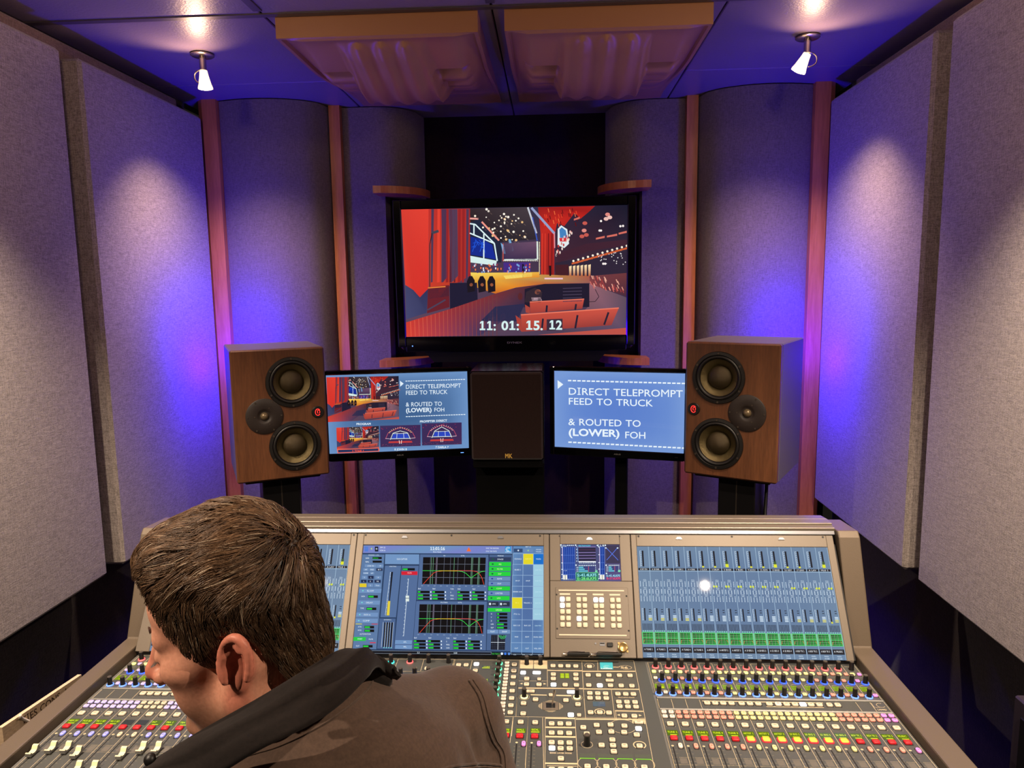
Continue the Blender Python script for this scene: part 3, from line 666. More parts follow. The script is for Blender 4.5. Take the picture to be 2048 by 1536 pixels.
M['blue_led'] = mat('blue_power_light', (80, 120, 255), 0.4, emit=(90, 140, 255), es=3)
m = MB(); m.M = TM; m.lathe([(.0, -.0135), (.0022, -.0132), (.0024, -.0118)], 12, (-.427, 0, -.290), 'y'); m.obj('power_light', M['blue_led'], t)
MB().box(-.14, .17, 3.02, 3.419, 1.60, 1.80, .01).obj('wall_mount', M['stand_black'], t)

# lower monitors
def monitor(name, label, bl, br, h, paint, quad, led):
    """bl, br = bottom corners of the lit area"""
    bl = Vector(bl); br = Vector(br); ux = (br - bl); w_ = ux.length; ux.normalize(); up = Vector((0, 0, 1)); n = ux.cross(up) * -1   # towards the back
    n = up.cross(ux); 
    mid = (bl + br) / 2
    t = thing(name, label, 'monitor', (mid.x, mid.y, bl.z - .03))
    MM = Matrix(((ux.x, n.x, 0, bl.x), (ux.y, n.y, 0, bl.y), (0, 0, 1, bl.z), (0, 0, 0, 1)))
    m = MB(); m.M = MM; e = .016
    m.box(-e, 0, -.008, .014, -.028, h + e, .003); m.box(w_, w_ + e, -.008, .014, -.028, h + e, .003); m.box(-.001, w_ + .001, -.008, .014, h, h + e, .003); m.box(-.001, w_ + .001, -.008, .014, -.028, 0, .003)
    m.obj('bezel', M['gloss'], t)
    m = MB(); m.M = MM; m.box(-e + .003, w_ + e - .003, .0125, .045, -.025, h + e - .003, .008); m.obj('back_housing', M['satin'], t)
    m = MB(); m.M = MM; m.box(w_ / 2 - .05, w_ / 2 + .05, .044, .085, h / 2 - .05, h / 2 + .05, .004); m.box(w_ / 2 - .022, w_ / 2 + .022, .08, .10, -.0 - bl.z + .02, h / 2 + .02, .003); m.obj('mounting_arm', M['stand_black'], t)
    m = MB(); m.M = MM; m.box(w_ / 2 - .10, w_ / 2 + .10, .02, .17, -bl.z, -bl.z + .02, .003); m.obj('base_plate', M['stand_black'], t)
    c = Canvas(MM @ Vector((0, -.002, h)), ux * w_, Vector((0, 0, -h)), 0.00008, homog(quad)); paint(c); c.obj('screen', M['pic'], t)
    m = MB(); m.M = MM; m.box(w_ - .030, w_ - .019, -.0088, -.0075, -.0155, -.0135); m.obj('power_light', M['blue_led'] if led else M['plate'], t)
    c = Canvas(MM @ Vector((w_ / 2 - .012, -.0083, -.010)), ux * .024, Vector((0, 0, -.007)), .0002); c.up(); c.text('ASUS', 0, .9, .7, (90, 88, 88), bold=1, width=1); c.obj('maker_name', M['print'], t)
    return t
def prompt_lines(c, x, rows, hgt, col, widths, dashes, y_):
    for (s, b, y, w_) in rows: c.text(s, x, y, hgt, col, bold=b, width=w_)
def paint_left(c):
    c.soft([(92, 310), (1885, 285), (1900, 1258), (125, 1322)], (108, 146, 196), (62, 96, 142)); c.up()
    def sub(quad, fn):
        h = c.h; g = homog(QTV); q = homog([(0, 0), (1, 0), (1, 1), (0, 1)])
        # inverse of unit square -> quad
        A = quad; hq = homog(quad)
        Hs = []
        (x0, y0), (x1, y1), (x2, y2), (x3, y3) = A
        def to_quad(u, v): return (x0 * (1 - u) * (1 - v) + x1 * u * (1 - v) + x2 * u * v + x3 * (1 - u) * v, y0 * (1 - u) * (1 - v) + y1 * u * (1 - v) + y2 * u * v + y3 * (1 - u) * v)
        old = c.h; c.h = lambda x, y: old(*to_quad(*g(x, y))); fn(c); c.h = old
    st = c.step; c.step = st * 0.5; k0 = c.k
    c.k = k0 * 2; sub([(98, 335), (1022, 332), (1022, 882), (104, 912)], lambda c: stage_picture(c, False))
    c.k = k0 * 2; sub([(216, 985), (762, 968), (762, 1250), (220, 1272)], lambda c: stage_picture(c, False)); c.k += 2
    wht = (226, 240, 250)
    c.poly([(1038, 392), (1085, 430), (1040, 468)], wht)
    for y0, y1 in ((398, 386), (851, 830)):
        for i in range(24): x = 1108 + i * 31.6; y = y0 + (y1 - y0) * i / 24; c.rect(x, y - 5, x + 24, y + 5, wht)
    for s, b, y, w_ in (('DIRECT TELEPROMPT', 0, 497, 700), ('FEED TO TRUCK', 0, 573, 528), ('& ROUTED TO', 0, 722, 460), ('(LOWER)', 1, 796, 330)):
        c.text(s, 1108, y, 54, wht, bold=b, width=w_, skew=-0.012)
    c.text('FOH', 1466, 790, 50, wht, width=134)
    c.text('PROGRAM', 474, 952, 26, wht, 1, width=188); c.text('PROMPTER DIRECT', 1284, 928, 26, wht, 1, width=345, skew=-.03)
    c.text('8 JOHN 8', 958, 1282, 26, wht, 1, width=158); c.text('7 DARLA 7', 1480, 1258, 26, wht, 1, width=165)
    c.frame(224, 1280, 762, 1262, 10, (240, 110, 84)); c.poly([(224, 1262), (762, 1245), (764, 1296), (226, 1316)], (236, 104, 80)); c.up()
    c.poly([(234, 1272), (752, 1256), (753, 1286), (236, 1305)], (40, 50, 90)); c.up(); c.text('1 TONE 1', 415, 1300, 26, (240, 84, 60), 1, width=155)
    for x0, x1, y0, y1, z in ((778, 1292, 965, 1240, 0), (1310, 1812, 940, 1222, 1)):
        c.k -= 1; c.poly([(x0, y0), (x1, y0 - 8), (x1, y1 - 12), (x0, y1)], [(60, 44, 90), (60, 40, 86), (70, 44, 84), (60, 44, 84)]); c.up()
        U = lambda u, v: (x0 + (x1 - x0) * u, y0 + (y1 - y0) * v - 8 * u)
        def pl(pts, w_, col): c.path([U(*p) for p in pts], w_, col)
        c.poly([U(.33, .40), U(.68, .40), U(.73, .62), (U(.28, .62))], (44, 70, 190)); c.up()
        pl([(.25, .66), (.32, .36), (.5, .26 if not z else .18), (.68, .36), (.75, .66)], 7, (230, 244, 236)); pl([(.25, .62), (.75, .62)], 7, (230, 244, 236)); pl([(.42, .36), (.41, .62)], 5, (230, 240, 240)); pl([(.58, .36), (.59, .62)], 5, (230, 240, 240)); pl([(.32, .38), (.68, .38)], 5, (230, 240, 240))
        pl([(.13, .62), (.2, .34), (.5, .08), (.8, .34), (.87, .6)], 5, (220, 90, 110)); pl([(.13, .6), (.24, .62)], 5, (236, 210, 220)); pl([(.87, .6), (.76, .62)], 5, (236, 210, 220))
        for i in range(13):
            a = math.radians(200 + i * 11.6); pl([(.5 + .27 * math.cos(a), .45 + .30 * math.sin(a)), (.5 + .31 * math.cos(a), .45 + .36 * math.sin(a))], 6, (240, 210, 140) if not z else (240, 190, 180))
        c.poly([U(.22, .74), U(.78, .74), U(.8, .82), U(.2, .82)], (196, 60, 60)); pl([(.47, .7), (.48, .86)], 8, (250, 230, 220)); pl([(.53, .7), (.52, .86)], 8, (250, 230, 220))
        for i in range(26): u = random.random(); v = random.uniform(.86, .97); pl([(u, v), (u + .015, v + .01)], 4, (150, 70, 100))
        for i in range(14): u = random.random(); v = random.uniform(.04, .2); pl([(u, v), (u + .02, v + .01)], 4, (190, 50, 80))
        c.k += 1
def paint_right(c):
    c.soft([(188, 265), (1862, 300), (1840, 1320), (188, 1240)], (120, 154, 214), (92, 128, 204)); c.up()
    wht = (232, 244, 252); sk = 0.022
    c.poly([(228, 385), (302, 440), (230, 498)], wht)
    for y0, y1 in ((392, 430), (1183, 1256)):
        for i in range(25): x = 362 + i * 60.6; y = y0 + (y1 - y0) * i / 25; c.rect(x, y - 10, min(x + 45, 1858), y + 8, wht)
    for s, b, y, w_, h_ in (('DIRECT TELEPROMPT', 0, 571, 1470, 92), ('FEED TO TRUCK', 0, 697, 1086, 88), ('& ROUTED TO', 0, 962, 936, 88), ('(LOWER)', 1, 1096, 664, 92)):
        c.text(s, 362, y, h_, wht, bold=b, width=w_, skew=sk)
    c.text('FOH', 1085, 1128, 88, wht, width=276, skew=sk)
monitor('left_monitor', 'black monitor showing several camera views, left of the black loudspeaker', (-0.619, 2.44, 1.083), (-0.1375, 2.53, 1.083), 0.278, paint_left, [(92, 310), (1885, 285), (1900, 1258), (125, 1322)], True)['group'] = 'monitors below the television'
monitor('right_monitor', 'black monitor filled with large white prompter text on blue, right of the black loudspeaker', (0.173, 2.53, 1.087), (0.6095, 2.42, 1.087), 0.2735, paint_right, [(188, 265), (1862, 300), (1840, 1320), (188, 1240)], False)['group'] = 'monitors below the television'
for o in list(COL.objects):
    if o.name in ('left_monitor', 'right_monitor'): o.name = 'monitor'
# console layout, millimetres on the work surface
KEYS_C = [(160.6,1574.6),(178.4,1574.4),(195.6,1574.5),(213.4,1574.3),(245.0,1573.5),(70.4,1578.0),(70.6,1550.0),(101.3,1517.2),(101.6,1494.0),(129.3,1493.8),(161.3,1537.5),(161.2,1518.9),(187.1,1494.2),(212.0,1494.0),(212.2,1537.9),(212.0,1519.4),(239.9,1536.4),(263.4,1536.4),(287.1,1536.8),(310.5,1536.8),(334.3,1536.8),(239.0,1494.2),(286.8,1494.6),(310.3,1494.3),(333.8,1494.1),(122.9,1435.1),(187.5,1434.1),(97.8,1419.9),(212.6,1419.6),(98.4,1382.8),(239.9,1462.7),(256.9,1462.3),(273.7,1462.2),(239.2,1444.3),(256.5,1444.3),(273.7,1444.2),(237.6,1391.1),(256.6,1391.7),(275.4,1390.9),(300.1,1461.5),(316.9,1461.4),(333.3,1461.6),(299.4,1431.3),(316.3,1431.3),(333.3,1431.2),(299.7,1414.6),(316.6,1414.3),(333.5,1414.2),(305.9,1381.1),(326.2,1380.9),(157.1,1350.1),(174.5,1350.6),(191.4,1350.4),(157.1,1319.6),(174.0,1320.1),(191.4,1319.4),(157.0,1289.6),(174.4,1289.0),(191.4,1289.1),(174.1,1271.3),(191.4,1271.4),(174.1,1241.8),(157.2,1210.4),(174.0,1211.0),(191.0,1211.5),(220.2,1339.2),(226.1,1318.5),(247.2,1347.7),(250.3,1325.0),(275.2,1349.9),(274.8,1327.0),(302.5,1346.9),(299.9,1325.8),(323.6,1318.7),(274.6,1301.3),(252.7,1283.9),(274.5,1283.9),(296.4,1283.7),(274.4,1265.6),(325.0,1283.9),(222.6,1221.1),(256.9,1221.2),(291.2,1221.7),(326.1,1222.0),(94.5,1353.4),(123.8,1353.0)]
KEYS_SMALL = [(129.3,1516.1),(155.2,1453.4),(213.5,1380.9),(-220.1,1552.6),(-159.5,1553.1),(-84.2,1555.2)]
KEYS_WIDE = [(286.8,1515.1),(111.4,1466.5),(332.7,1359.9)]
KEYS_LIT = [(92.4,1542.2),(161.5,1494.1),(263.5,1493.9),(196.6,1381.2),(157.6,1272.0),(329.7,1338.8),(-18.6,1577.4)]
KEYS_LITW = [(123.3,1543.1),(199.7,1466.0)]
KEYS_C4 = [(-235.5,1554.1),(-131.4,1555.0),(-100.1,1554.8),(-59.9,1572.4),(-42.2,1572.8),(-59.5,1538.2),(-42.3,1537.6),(-50.5,1511.1),(-44.9,1484.7),(-18.3,1548.7),(-18.9,1522.8),(-18.3,1494.2),(70.3,1577.8),(70.8,1549.3),(71.1,1523.5),(70.9,1495.0),(71.2,1466.8),(71.4,1438.3),(71.4,1411.3),(71.6,1385.7),(65.2,1354.2),(-253.5,1553.6),(-271.0,1551.2),(-60.4,1479.1),(-20.3,1468.2)]
KEYS_PAIR = [(52.9,1585.1),(53.7,1571.6),(53.2,1556.3),(53.6,1543.2),(53.3,1529.6),(53.8,1515.8),(53.7,1501.6),(53.5,1489.3),(53.4,1475.5),(53.8,1461.9),(54.0,1446.9),(54.2,1434.8),(54.3,1419.4),(54.5,1407.4),(54.6,1392.8),(54.8,1379.1)]
KEYS_RED = [(94.4,1307.7),(123.8,1307.9),(66.6,1308.9)]
KEYS_PINK = [(103.0,1283.8),(132.6,1284.8)]
KNOB_CYAN = [(-221.5,1581.2)]
KNOB_RED = [(-177.1,1583.6)]
KNOB_PLAIN = [(-132.6,1584.8),(-85.2,1584.9),(99.3,1582.2),(131.3,1583.0),(-264.2,1580.1),(-306.9,1578.9)]
KNOB_BLUE = [(-186.1,1521.6),(-154.4,1524.3),(-123.1,1525.2),(-90.3,1526.1),(-228.6,1524.0),(-263.9,1523.0)]
KNOB_COL = [(35.0,1582.3),(35.1,1557.5),(35.2,1531.5),(35.4,1502.7),(35.0,1476.6),(35.0,1449.7),(35.5,1422.1),(36.2,1394.0)]
KNOB_YEL = [(98.2,1445.7),(211.4,1447.0)]
KNOB_BIG = [(224.8,1285.1)]
DISP_Y = [(5.9,1565.0),(6.0,1509.7),(9.2,1454.6)]
LINES = [[(81.6,1601.7),(83.9,1373.1),(347.4,1375.9)],[(81.6,1601.7),(350.2,1605.4),(347.4,1375.9),(344.0,1220.2)],[(147.0,1603.4),(148.0,1487.3)],[(84.6,1480.2),(348.2,1484.8)],[(228.5,1602.1),(226.7,1483.4),(226.4,1372.1)],[(227.3,1555.5),(348.4,1558.9)],[(287.5,1482.1),(285.8,1374.0)],[(288.2,1401.0),(346.8,1401.4)],[(265.5,1603.1),(263.5,1558.2)],[(147.2,1558.4),(227.4,1556.6)],[(78.0,1370.2),(76.4,1287.0)],[(109.2,1371.7),(108.7,1212.4)],[(138.6,1372.1),(142.4,1213.5)],[(144.1,1370.9),(144.5,1213.6)],[(204.9,1370.1),(204.8,1215.6)],[(82.1,1509.0),(146.6,1510.8)],[(289.6,1399.7),(288.8,1372.7)]]
LINES4 = [[(-293.0,1596.1),(-73.7,1600.0),(-74.2,1544.1),(-298.2,1539.7)],[(-207.8,1598.4),(-206.9,1542.2)],[(-146.2,1598.8),(-144.6,1544.0)],[(-71.6,1600.0),(-69.4,1509.5)],[(-30.3,1595.2),(-31.8,1485.9)],[(81.9,1602.2),(83.6,1373.5)],[(-71.4,1598.1),(81.9,1600.2)],[(83.7,1372.9),(50.3,1372.5)],[(50.5,1369.5),(51.4,1343.3)],[(109.1,1372.8),(108.2,1221.7)],[(78.4,1371.9),(78.4,1307.8)]]
BARS = [[(147.9,1602.7),(228.5,1602.1),(228.3,1599.2),(147.9,1599.9)],[(229.4,1602.1),(265.4,1602.4),(265.2,1598.8),(229.2,1598.6)],[(228.3,1556.6),(348.5,1559.9),(348.3,1555.2),(228.1,1551.9)],[(148.1,1558.4),(227.5,1558.6),(227.3,1553.9),(148.1,1554.4)],[(226.7,1483.4),(348.2,1485.4),(348.0,1480.8),(226.5,1479.1)],[(84.1,1482.4),(225.9,1484.0),(225.7,1479.7),(84.3,1478.1)],[(288.3,1402.4),(346.9,1402.3),(346.7,1398.2),(288.4,1398.3)],[(144.1,1372.8),(205.3,1372.8),(205.1,1368.3),(144.1,1368.3)],[(206.5,1371.0),(346.4,1373.7),(346.3,1369.5),(206.3,1366.8)],[(145.1,1341.5),(204.3,1342.3),(204.1,1337.7),(145.1,1336.9)],[(145.3,1311.4),(204.0,1311.8),(203.8,1306.7),(145.3,1306.5)],[(145.1,1231.1),(205.5,1231.5),(205.4,1227.2),(145.1,1226.7)],[(148.0,1222.5),(203.0,1223.2),(203.0,1221.9),(148.0,1221.2)],[(320.3,1369.7),(346.7,1370.6),(345.6,1356.2),(319.9,1358.0)],[(83.5,1599.9),(114.4,1599.7),(114.4,1562.5),(84.1,1562.7)],[(115.7,1599.7),(147.0,1599.9),(147.2,1562.4),(116.2,1562.6)],[(111.9,1456.5),(146.8,1455.4),(146.9,1452.4),(112.0,1452.9)],[(166.8,1456.0),(199.9,1455.5),(200.1,1451.1),(167.0,1451.6)]]
LOGO_Q = [(270.4,1596.2),(300.0,1597.0),(298.7,1564.3),(269.3,1564.5)]
MC_Q = [(301.7,1595.3),(347.4,1596.5),(344.8,1565.5),(299.9,1564.3)]
JOY = (155.1,1413.1)
RINGS = [((245.3,1579.8),11,0),((256.9,1396.0),10.5,1),((325.6,1288.4),11.5,1),((224.9,1286.6),11,0)]
GRN = [(181.6,1532.8),(192.5,1533.1)]
DSP = [(257.1,1423.3)]
KEYD = [(223.8,1245.1),(258.8,1245.6),(293.4,1245.9),(327.8,1245.9)]
ARR = [(294.2,1385.4),(339.0,1385.5),(89.4,1498.1),(142.4,1498.7)]
BLM = [(153.6,1257.4),(194.9,1258.8)]
TXT2 = [(299.8,1449.6),(334.2,1450.0)]
YLBL = [(87.8,1329.0),(116.9,1329.9),(57.7,1327.9)]
# ================================================================ MIXING CONSOLE
M['desk'] = mat('grey_anodised_desk', (112, 112, 108), 0.42, 0.35, bump=0.08, bscale=500)
M['deskdark'] = mat('dark_grey_module_plate', (82, 84, 82), 0.42, 0.3, bump=0.06, bscale=500)
M['cheek'] = mat('bronze_grey_side_cheek', (98, 86, 72), 0.5, 0.25, bump=0.15, bscale=700)
M['bezel'] = mat('bronze_grey_bezel', (112, 103, 92), 0.42, 0.3, bump=0.08, bscale=600)
M['steelstrip'] = mat('steel_strip', (150, 152, 158), 0.3, 0.8)
M['knob'] = mat('black_knob', (16, 15, 15), 0.38)
M['knobtop'] = mat('knob_top', (70, 64, 58), 0.45)
M['well'] = mat('key_well', (10, 10, 11), 0.5)
def keymat(n, c, e=0.0): return mat(n, c, 0.42, emit=c if e else None, es=e)
KM = {'beige': keymat('beige_key', (206, 194, 170), .04), 'pale': keymat('pale_key', (226, 214, 200), .05), 'lav': keymat('lavender_key', (190, 178, 236), .18), 'salmon': keymat('salmon_key', (226, 150, 132), .15),
      'yel': keymat('pale_yellow_key', (222, 214, 150), .14), 'pink': keymat('pink_key', (222, 138, 220), .2), 'red': keymat('red_key', (190, 22, 34), .12), 'white': keymat('lit_white_key', (244, 248, 255), 1.6),
      'blue': keymat('blue_key', (150, 156, 250), .3), 'lime': keymat('lit_yellow_key', (236, 240, 140), .75), 'orange': keymat('lit_orange_key', (255, 168, 50), 1.3), 'rose': keymat('lit_red_key', (255, 90, 90), .6)}
M['redhalo'] = mat('red_light_ring', (230, 30, 40), 0.5, emit=(240, 26, 44), es=1.1)
LEDC = {'red': (255, 96, 96), 'blue': (44, 84, 255), 'lblue': (96, 140, 255), 'cyan': (60, 226, 214), 'yellow': (244, 236, 160), 'green': (90, 230, 170)}
LM = {k: mat('led_ring_' + k, v, 0.4, emit=v, es=1.25) for k, v in LEDC.items()}
CON = thing('mixing_console', 'large grey digital mixing console with four screens, faders and knobs', 'mixing console', (0, 1.30, 0))
SZ = 0.7780; BX0, BX1 = 0.382, -0.8424; PT = 0.0295
# desk body
MB().box(-.855, .862, 0.965, 1.612, .700, SZ - .0015, .004).obj('desk_body', M['desk'], CON)
m = MB(); m.prism([(.965, .70), (.965, .776), (.930, .768), (.905, .745), (.905, .72), (.93, .70)], -.855, .862, 'x'); m.obj('armrest', M['satin'], CON, fixn=True)
for x0, x1 in ((BX0, .857), (BX1, -.3700), (-.3635, .3760)):
    MB().box(x0, x1, .985, 1.5995, SZ - .003, SZ, .0008).obj('module_plate', M['deskdark'], CON)
# side cheeks
for s, xa, xb in ((-1, -.902, -.857), (1, .8625, .914)):
    pr = [(.90, .70), (.90, .775), (.925, .793), (1.643, .798), (1.738, 1.034), (1.750, 1.047), (1.86, 1.040), (1.90, .98), (1.90, .70)]
    m = MB(); m.prism(pr, xa, xb, 'x'); o = m.obj('side_cheek', M['cheek'], CON, fixn=True)
    bv = o.modifiers.new('b', 'BEVEL'); bv.width = .0035; bv.segments = 2; bv.limit_method = 'ANGLE'
# screen plane frame
SU = Vector((0, .142, .218)).normalized(); SN = Vector((0, -SU.z, SU.y)); SO = Vector((0, 1.598, .790))
SP = lambda x, t, n=0.0: SO + Vector((x, 0, 0)) + SU * t + SN * n
SM = Matrix(((1, 0, 0, SO.x), (0, SU.y, -SN.y, SO.y), (0, SU.z, -SN.z, SO.z), (0, 0, 0, 1)))   # local x, t, depth(away)
def sbox(x0, x1, t0, t1, d0, d1, b=.0015): m = MB(); m.M = SM; return m.box(x0, x1, t0, t1, d0, d1, b)
m = MB(); m.prism([(1.605, .70), (1.606, .785), (1.755, 1.010), (1.86, 1.020), (1.88, .97), (1.88, .70)], -.856, .861, 'x'); m.obj('rear_housing', M['satin'], CON, fixn=True)
sbox(-.8565, .8615, .2915, .3035, .001, .012).obj('steel_strip', M['steelstrip'], CON)
# stepped top hood
def hood(y0, z0, y1, z1, nm): m = MB(); m.prism([(y0, z0 - .010), (y0, z0), (y0 + .0015, z0 + .0015), (y1, z1), (y1, z1 - .012)], -.8565, .8615, 'x'); m.obj(nm, M['bezel'], CON, fixn=True)
b = SP(0, .3045); hood(b.y - .001, b.z + .003, b.y + .018, b.z + .006, 'hood_lip'); hood(b.y + .018, b.z + .009, b.y + .050, b.z + .011, 'hood_step'); hood(b.y + .052, b.z + .009, b.y + .095, b.z + .006, 'hood_step')
def bezelpanel(x0, x1, sx0, sx1, t0=0.0, t1=.2605, screws=(), tabs=()):
    m = MB(); m.M = SM; d0, d1 = 0.0, .014; b = .0012
    for q in ((x0, sx0, -.002, .290), (sx1, x1, -.002, .290), (sx0 - .0005, sx1 + .0005, t1, .290)) + (((sx0 - .0005, sx1 + .0005, -.002, t0),) if t0 > 0 else ()): m.box(q[0], q[1], q[2], q[3], d0, d1, b)
    p = m.obj('display_bezel', M['bezel'], CON)
    for x in screws: m = MB(); m.M = SM; m.lathe([(.0026, -.0004), (.0022, -.0006), (.0, -.0002)], 12, (x, .2855 if x1 - x0 > .3 else .285, 0)); m.obj('screw', M['well'], p)
    for x, l in tabs:
        m = MB(); m.M = SM; y = .281; m.prism([(x - .008, y - .0028), (x + .008, y - .0028), (x + .0045, y + .0028), (x - .0045, y + .0028)], -.0004, -.0022)
        m.obj('light_tab', KM['white'] if l else M['steelstrip'], p, fixn=True)
    return p
bz_r = bezelpanel(.3575, .8545, .3715, .837, screws=(.377, .608, .83), tabs=((.477, 0), (.728, 0)))
bz_c = bezelpanel(-.3375, .1530, -.3200, .1390, screws=(-.316, -.095, .130), tabs=((-.215, 0), (.030, 0)))
bz_l = bezelpanel(-.8545, -.3385, -.8195, -.3540, screws=(-.81, -.59, -.347), tabs=((-.70, 0), (-.46, 0)))
# meter / key panel bezel
m = MB(); m.M = SM
for q in ((.1545, .181, .1745, .290), (.329, .3560, .1745, .290), (.1805, .3295, .2645, .290), (.1545, .3560, -.002, .1747)): m.box(*q, 0, .014, .0012)
bz_m = m.obj('display_bezel', M['bezel'], CON)
for x in (.179, .330): m = MB(); m.M = SM; m.lathe([(.0018, -.0004), (.0014, -.0006), (.0, -.0002)], 10, (x, .285, 0)); m.obj('screw', M['well'], bz_m)
m = MB(); m.M = SM; m.prism([(.2465, .2765), (.262, .2765), (.258, .2815), (.2505, .2815)], -.0004, -.0022); m.obj('light_tab', KM['white'], bz_m, fixn=True)

# ---- screens
SG = (214, 232, 246)
def strips_screen(x0, x1, seed, par_, names):
    rnd = random.Random(seed); n = 16
    c = Canvas(SP(x0, .2605, -.002), (x1 - x0, 0, 0), -SU * .2605, .00008, lambda x, y: (x / n, y / 100))
    c.soft([(0, 0), (n, 0), (n, 100), (0, 100)], (112, 136, 164), (100, 124, 158), 6); c.up()
    W_ = (176, 204, 226); ink = (34, 34, 40)
    for i in range(n):
        c.rect(i + .97, 0, i + 1.0, 100, W_)
        def bar(x, y0, y1, w_): c.rect(x, y0, x + w_, y1, ink)
        bar(i + .40, 4, 19, .14)
        for k in range(9): c.rect(i + .28, 4.2 + k * 1.7, i + .36, 4.6 + k * 1.7, SG)
        c.rect(i + .22, 4, i + .25, 19, SG)
        c.rect(i + .04, 20.4, i + .95, 22.6, (40, 40, 46)); c.up(); c.text(names[0][i % len(names[0])], i + .16, 22.2, 1.4, (236, 240, 244), width=.62); c.k -= 1
        c.rect(i, 22.9, i + 1, 23.3, W_)
        for y0, y1, w in ((32.4, 37.6, .30), (39.6, 43.8, .26), (45.6, 51, .26)):
            c.text('VCA', i + .5 - .13, y0 - .4 if w == .30 else y0 - .4, 1.2, SG, width=.26); c.rect(i + .5 - w / 2, y0 + .2, i + .5 + w / 2, y0 + .5, SG)
            for a in range(4):
                for b_ in range(5):
                    if a in (1, 2) and b_ < 1: continue
                    c.rect(i + .10 + a * .24, y0 + .2 + b_ * (y1 - y0) / 5, i + .16 + a * .24, y0 + .85 + b_ * (y1 - y0) / 5, SG)
        if 5 <= i <= 11: c.disc(i + .22, 37, .085, 1.1, (214, 226, 50), 8); c.disc(i + .42, 37, .085, 1.1, (214, 226, 50), 8)
        elif i > 11: c.disc(i + .58, 38.0, .085, 1.1, (214, 226, 50), 8); c.disc(i + .78, 38.0, .085, 1.1, (214, 226, 50), 8)
        bar(i + .30, 57, 68, .10)
        for k in range(8): c.rect(i + .18, 57.2 + k * 1.4, i + .25, 57.6 + k * 1.4, SG)
        c.rect(i + .13, 57, i + .155, 68, SG); bar(i + .70, 58, 58.6, .16); bar(i + .70, 60, 60.6, .16)
        for k in range(4): c.rect(i + .64, 63.2 + k * 1.3, i + .92, 64.0 + k * 1.3, SG if k < 2 or 4 < i < 12 else (232, 226, 120))
        for k in range(7): bar(i + .12 + k * .115, 70.6, 76.4, .045)
        for k in range(5): c.disc(i + .14 + k * .18, 77.1, .045, .55, (140, 240, 200), 6)
        c.rect(i + .02, 78, i + .96, 88.4, (96, 226, 120)); c.rect(i + .04, 91, i + .95, 95.4, (44, 42, 46))
        c.up()
        for y0, y1 in ((78.6, 82.8), (83.4, 87.9)):
            c.poly([(i + .07, y0), (i + .92, y0), (i + .92, y1), (i + .07, y1)], [(40, 50, 36), (20, 110, 40), (30, 130, 50), (44, 40, 34)])
        c.up()
        for k in range(7): c.rect(i + .10 + k * .13, 78.6, i + .125 + k * .13, 87.9, (70, 190, 96) if k % 2 else (150, 190, 150))
        for y in (80.2, 81.6, 85, 86.6): c.rect(i + .07, y, i + .92, y + .25, (110, 210, 120))
        c.path([(i + .12, 87.4), (i + .2, 84.6), (i + .5, 84.2), (i + .8, 84.3), (i + .9, 86.5)], .03, (230, 110, 60))
        c.text(names[1][i % len(names[1])], i + .14, 93.6, 1.5, (236, 240, 244), width=.68); c.text('MAIN', i + .32, 97.6, 1.1, SG, width=.34); c.text('-0.0dB', i + .30, 99.4, 1.1, SG, width=.40)
        if i in (7, 11, 15):
            c.rect(i + .36, 13.5, i + .58, 16.2, (70, 96, 60)); c.rect(i + .34, 16.2, i + .60, 19.2, (226, 230, 50))
        elif i > 4 and i != 14: c.rect(i + .38, 18.2, i + .56, 19.6, (226, 222, 60))
        if i == 15: c.rect(i + .3, 67.5, i + .44, 69, (222, 222, 60))
        c.k -= 2
    return c.obj('screen', M['pic'], par_)
R_TOP = ['A INT MIX', 'A 10 SNR', 'A 4 DRK 1', 'A 4 DRK 2', 'A 4 DRK', '1 CLICK', '3 DRUM', '5 BASS', '7 ELEC', '9 ACOU', '11 KEYS', '13 BAND', '15 KEY', '17 LEAD', 'A LAV', 'MUS 1']
R_BOT = ['A TUNE 1', 'A TUNE 2', 'A TUNE 3', 'A TUNE 4', 'A TUNE 5', 'A ARTIST 1', 'A ARTIST 2', 'A ARTIST 3', 'A 19 BIG 1', 'A 20 BIG 2', 'A 21 BIG 3', 'A 22 BIG 4', 'A BGV TK 1', 'A BGV TK 2', 'A BGV TK 3', 'A MUSIC']
strips_screen(.3715, .837, 3, bz_r, (R_TOP, R_BOT)); strips_screen(-.8195, -.3540, 4, bz_l, (R_TOP, R_BOT))
